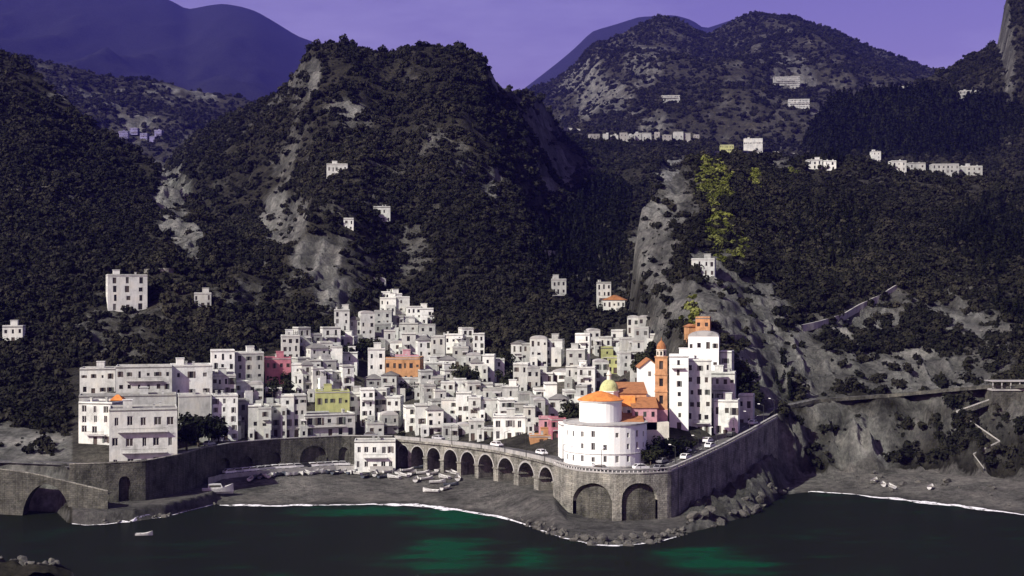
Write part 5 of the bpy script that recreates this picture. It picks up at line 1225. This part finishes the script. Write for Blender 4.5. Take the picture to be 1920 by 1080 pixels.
slope_wall('terrace_wall', 'road wall at the left end of the far ridge-top village', [(1048, 244), (1066, 245), (1088, 247)], 3.2, 3, 'concrete', 'wall')
slope_wall('terrace_wall', 'terrace wall across the right slope below the crest row', [(1450, 430), (1480, 432), (1505, 428)], 1.6, 2, 'stone', 'wall')
slope_wall('terrace_wall', 'retaining wall behind the topmost white house beside the cliff', [(1345, 640), (1380, 636), (1400, 640)], 1.6, 1.5, 'stone', 'wall')
# staircase down to the cove
st = empty('cliff_staircase', (XU(1830, 425), 425, 3)); tag(st, 'zigzag concrete staircase down the cliff to the cove at right', 'staircase'); si = -Vector(st.location)
zig = [(1856, 752), (1790, 776), (1832, 806), (1872, 836), (1822, 858), (1842, 884)]
zp = []
for u, y in zig:
    d = solveD(u, y, float(Dshore(np.array([float(u)]))[0])+5); zp.append(Vector((XU(u, d), d, h1(u, d)+.4)))
for a, b_ in zip(zp[:-1], zp[1:]):
    mb = MB(); n = max(4, int((b_-a).length/.5)); w_ = .9
    for i in range(n):
        p0 = a.lerp(b_, i/n); p1 = a.lerp(b_, (i+1)/n); x0, x1 = sorted((p0.x, p1.x)); z_ = max(p0.z, p1.z)
        if x1-x0 < .02: x1 = x0+.3
        mb.box(x0, x1, p0.y-w_-.6, p0.y+.8, z_-1.4, z_)
    fl = mb.build('flight', M['stone_dark'], st, si)
    mb = MB()
    p0, p1 = a+Vector((0, -w_-.5, 0)), b_+Vector((0, -w_-.5, 0))
    mb.quad(p0, p1, p1+Vector((0, 0, .45)), p0+Vector((0, 0, .45))); mb.quad(p0+Vector((0, .2, .45)), p0+Vector((0, 0, .45)), p1+Vector((0, 0, .45)), p1+Vector((0, .2, .45))); mb.quad(p1+Vector((0, .2, 0)), p0+Vector((0, .2, 0)), p0+Vector((0, .2, .45)), p1+Vector((0, .2, .45)))
    mb.build('balustrade', M['concrete'], fl)
# terrace pavilion by the road at the right edge
D = float(ip(np.array([1890.]), EDGE)[0])+float(ip(np.array([1890.]), STEPW)[0])-2.5; X = XU(1890, D); zr_ = float(ip(np.array([1890.]), ROADZ)[0])
tv = empty('roadside_terrace', (X, D, zr_)); tag(tv, 'white roofed terrace on pillars beside the road at the right edge', 'terrace')
mb = MB(); mb.box(-6.5, 7.5, -5, 2, -.5, .05); mb.build('floor', M['concrete'], tv)
mb = MB(); mb.box(-6.3, 7.3, -4.7, 2, -9, -.5); mb.build('base', M['stone_dark'], tv)
mb = MB(); mb.box(-6.6, 7.6, -5.2, 2.1, 2.2, 2.38); mb.build('canopy', M['concrete'], tv)
for x in np.linspace(-6.2, 7.2, 6):
    mb = MB(); mb.box(x-.15, x+.15, -4.9, -4.6, .05, 2.2); mb.build('pillar', M['concrete'], tv)
mb = MB(); mb.box(-6.5, 7.5, -5.05, -4.95, .9, 1.0); mb.box(-6.5, 7.5, -5.05, -4.95, .05, .15)
for x in np.arange(-6.4, 7.5, .5): mb.box(x, x+.05, -5.03, -4.97, .1, .9)
mb.build('railing', M['iron'], tv)
# stone bridge on the left shore and the ramp down to the quay
br = empty('stone_bridge', (XU(85, 356), 356, 1)); tag(br, 'low stone arch bridge on the shore at the far left', 'bridge'); bi = -Vector(br.location)
def brp(u): 
    y = np.interp(u, [0, 60, 120, 200], [880, 888, 902, 921]); d = np.interp(u, [0, 130, 200], [355, 350, 346]); return Vector((XU(u, d), d, 0)), ZY(y, d)
mb = MB(); prev = None; ring = MB()
for u in ur(-40, 202, 4):
    p_, zt = brp(u); zl = -1.0
    if 42 < u < 132: zl = -1+ (ZY(908, p_.y)+1)*math.sqrt(max(0, 1-((u-87)/45)**2))
    if prev:
        a, za, la = prev; Z = lambda v, z_, o_=0: (v.x, v.y+o_, z_)
        mb.quad(Z(a, la), Z(p_, zl), Z(p_, zt), Z(a, za)); mb.quad(Z(a, za), Z(p_, zt), Z(p_, zt, .5), Z(a, za, .5)); mb.quad(Z(p_, zt-.9, .5), Z(a, za-.9, .5), Z(a, za, .5), Z(p_, zt, .5))
        mb.quad(Z(a, za-.9, .5), Z(p_, zt-.9, .5), Z(p_, zt-.9, 4), Z(a, za-.9, 4)); mb.quad(Z(a, la, 4), Z(p_, zl, 4), Z(p_, zl), Z(a, la))
        ring.quad(Z(a, za-.02, -.08), Z(p_, zt-.02, -.08), Z(p_, zt+.2, -.08), Z(a, za+.2, -.08)); ring.quad(Z(a, za+.2, -.08), Z(p_, zt+.2, -.08), Z(p_, zt+.2, .55), Z(a, za+.2, .55)); ring.quad(Z(p_, zt, .55), Z(a, za, .55), Z(a, za+.2, .55), Z(p_, zt+.2, .55))
    prev = (p_, zt, zl)
mb.build('masonry', M['stone_dark'], br, bi); ring.build('coping', M['stone'], br, bi)

# ------------------------------------------------------------------ the air
m = bpy.data.materials.new('haze_air'); m.use_nodes = True; M['haze'] = m
t = m.node_tree; t.nodes.clear()
ou = t.nodes.new('ShaderNodeOutputMaterial'); pv = t.nodes.new('ShaderNodeVolumePrincipled')
pv.inputs['Color'].default_value = (0.16, 0.15, 1.0, 1); pv.inputs['Density'].default_value = 3.0e-5
pv.inputs['Anisotropy'].default_value = 0.0
t.links.new(pv.outputs[0], ou.inputs['Volume'])
mb = MB(); mb.box(-5300, 5300, -160, 12000, -8, 2900)
tag(mb.build('haze', m), 'thin blue haze over the whole valley', kind='stuff')
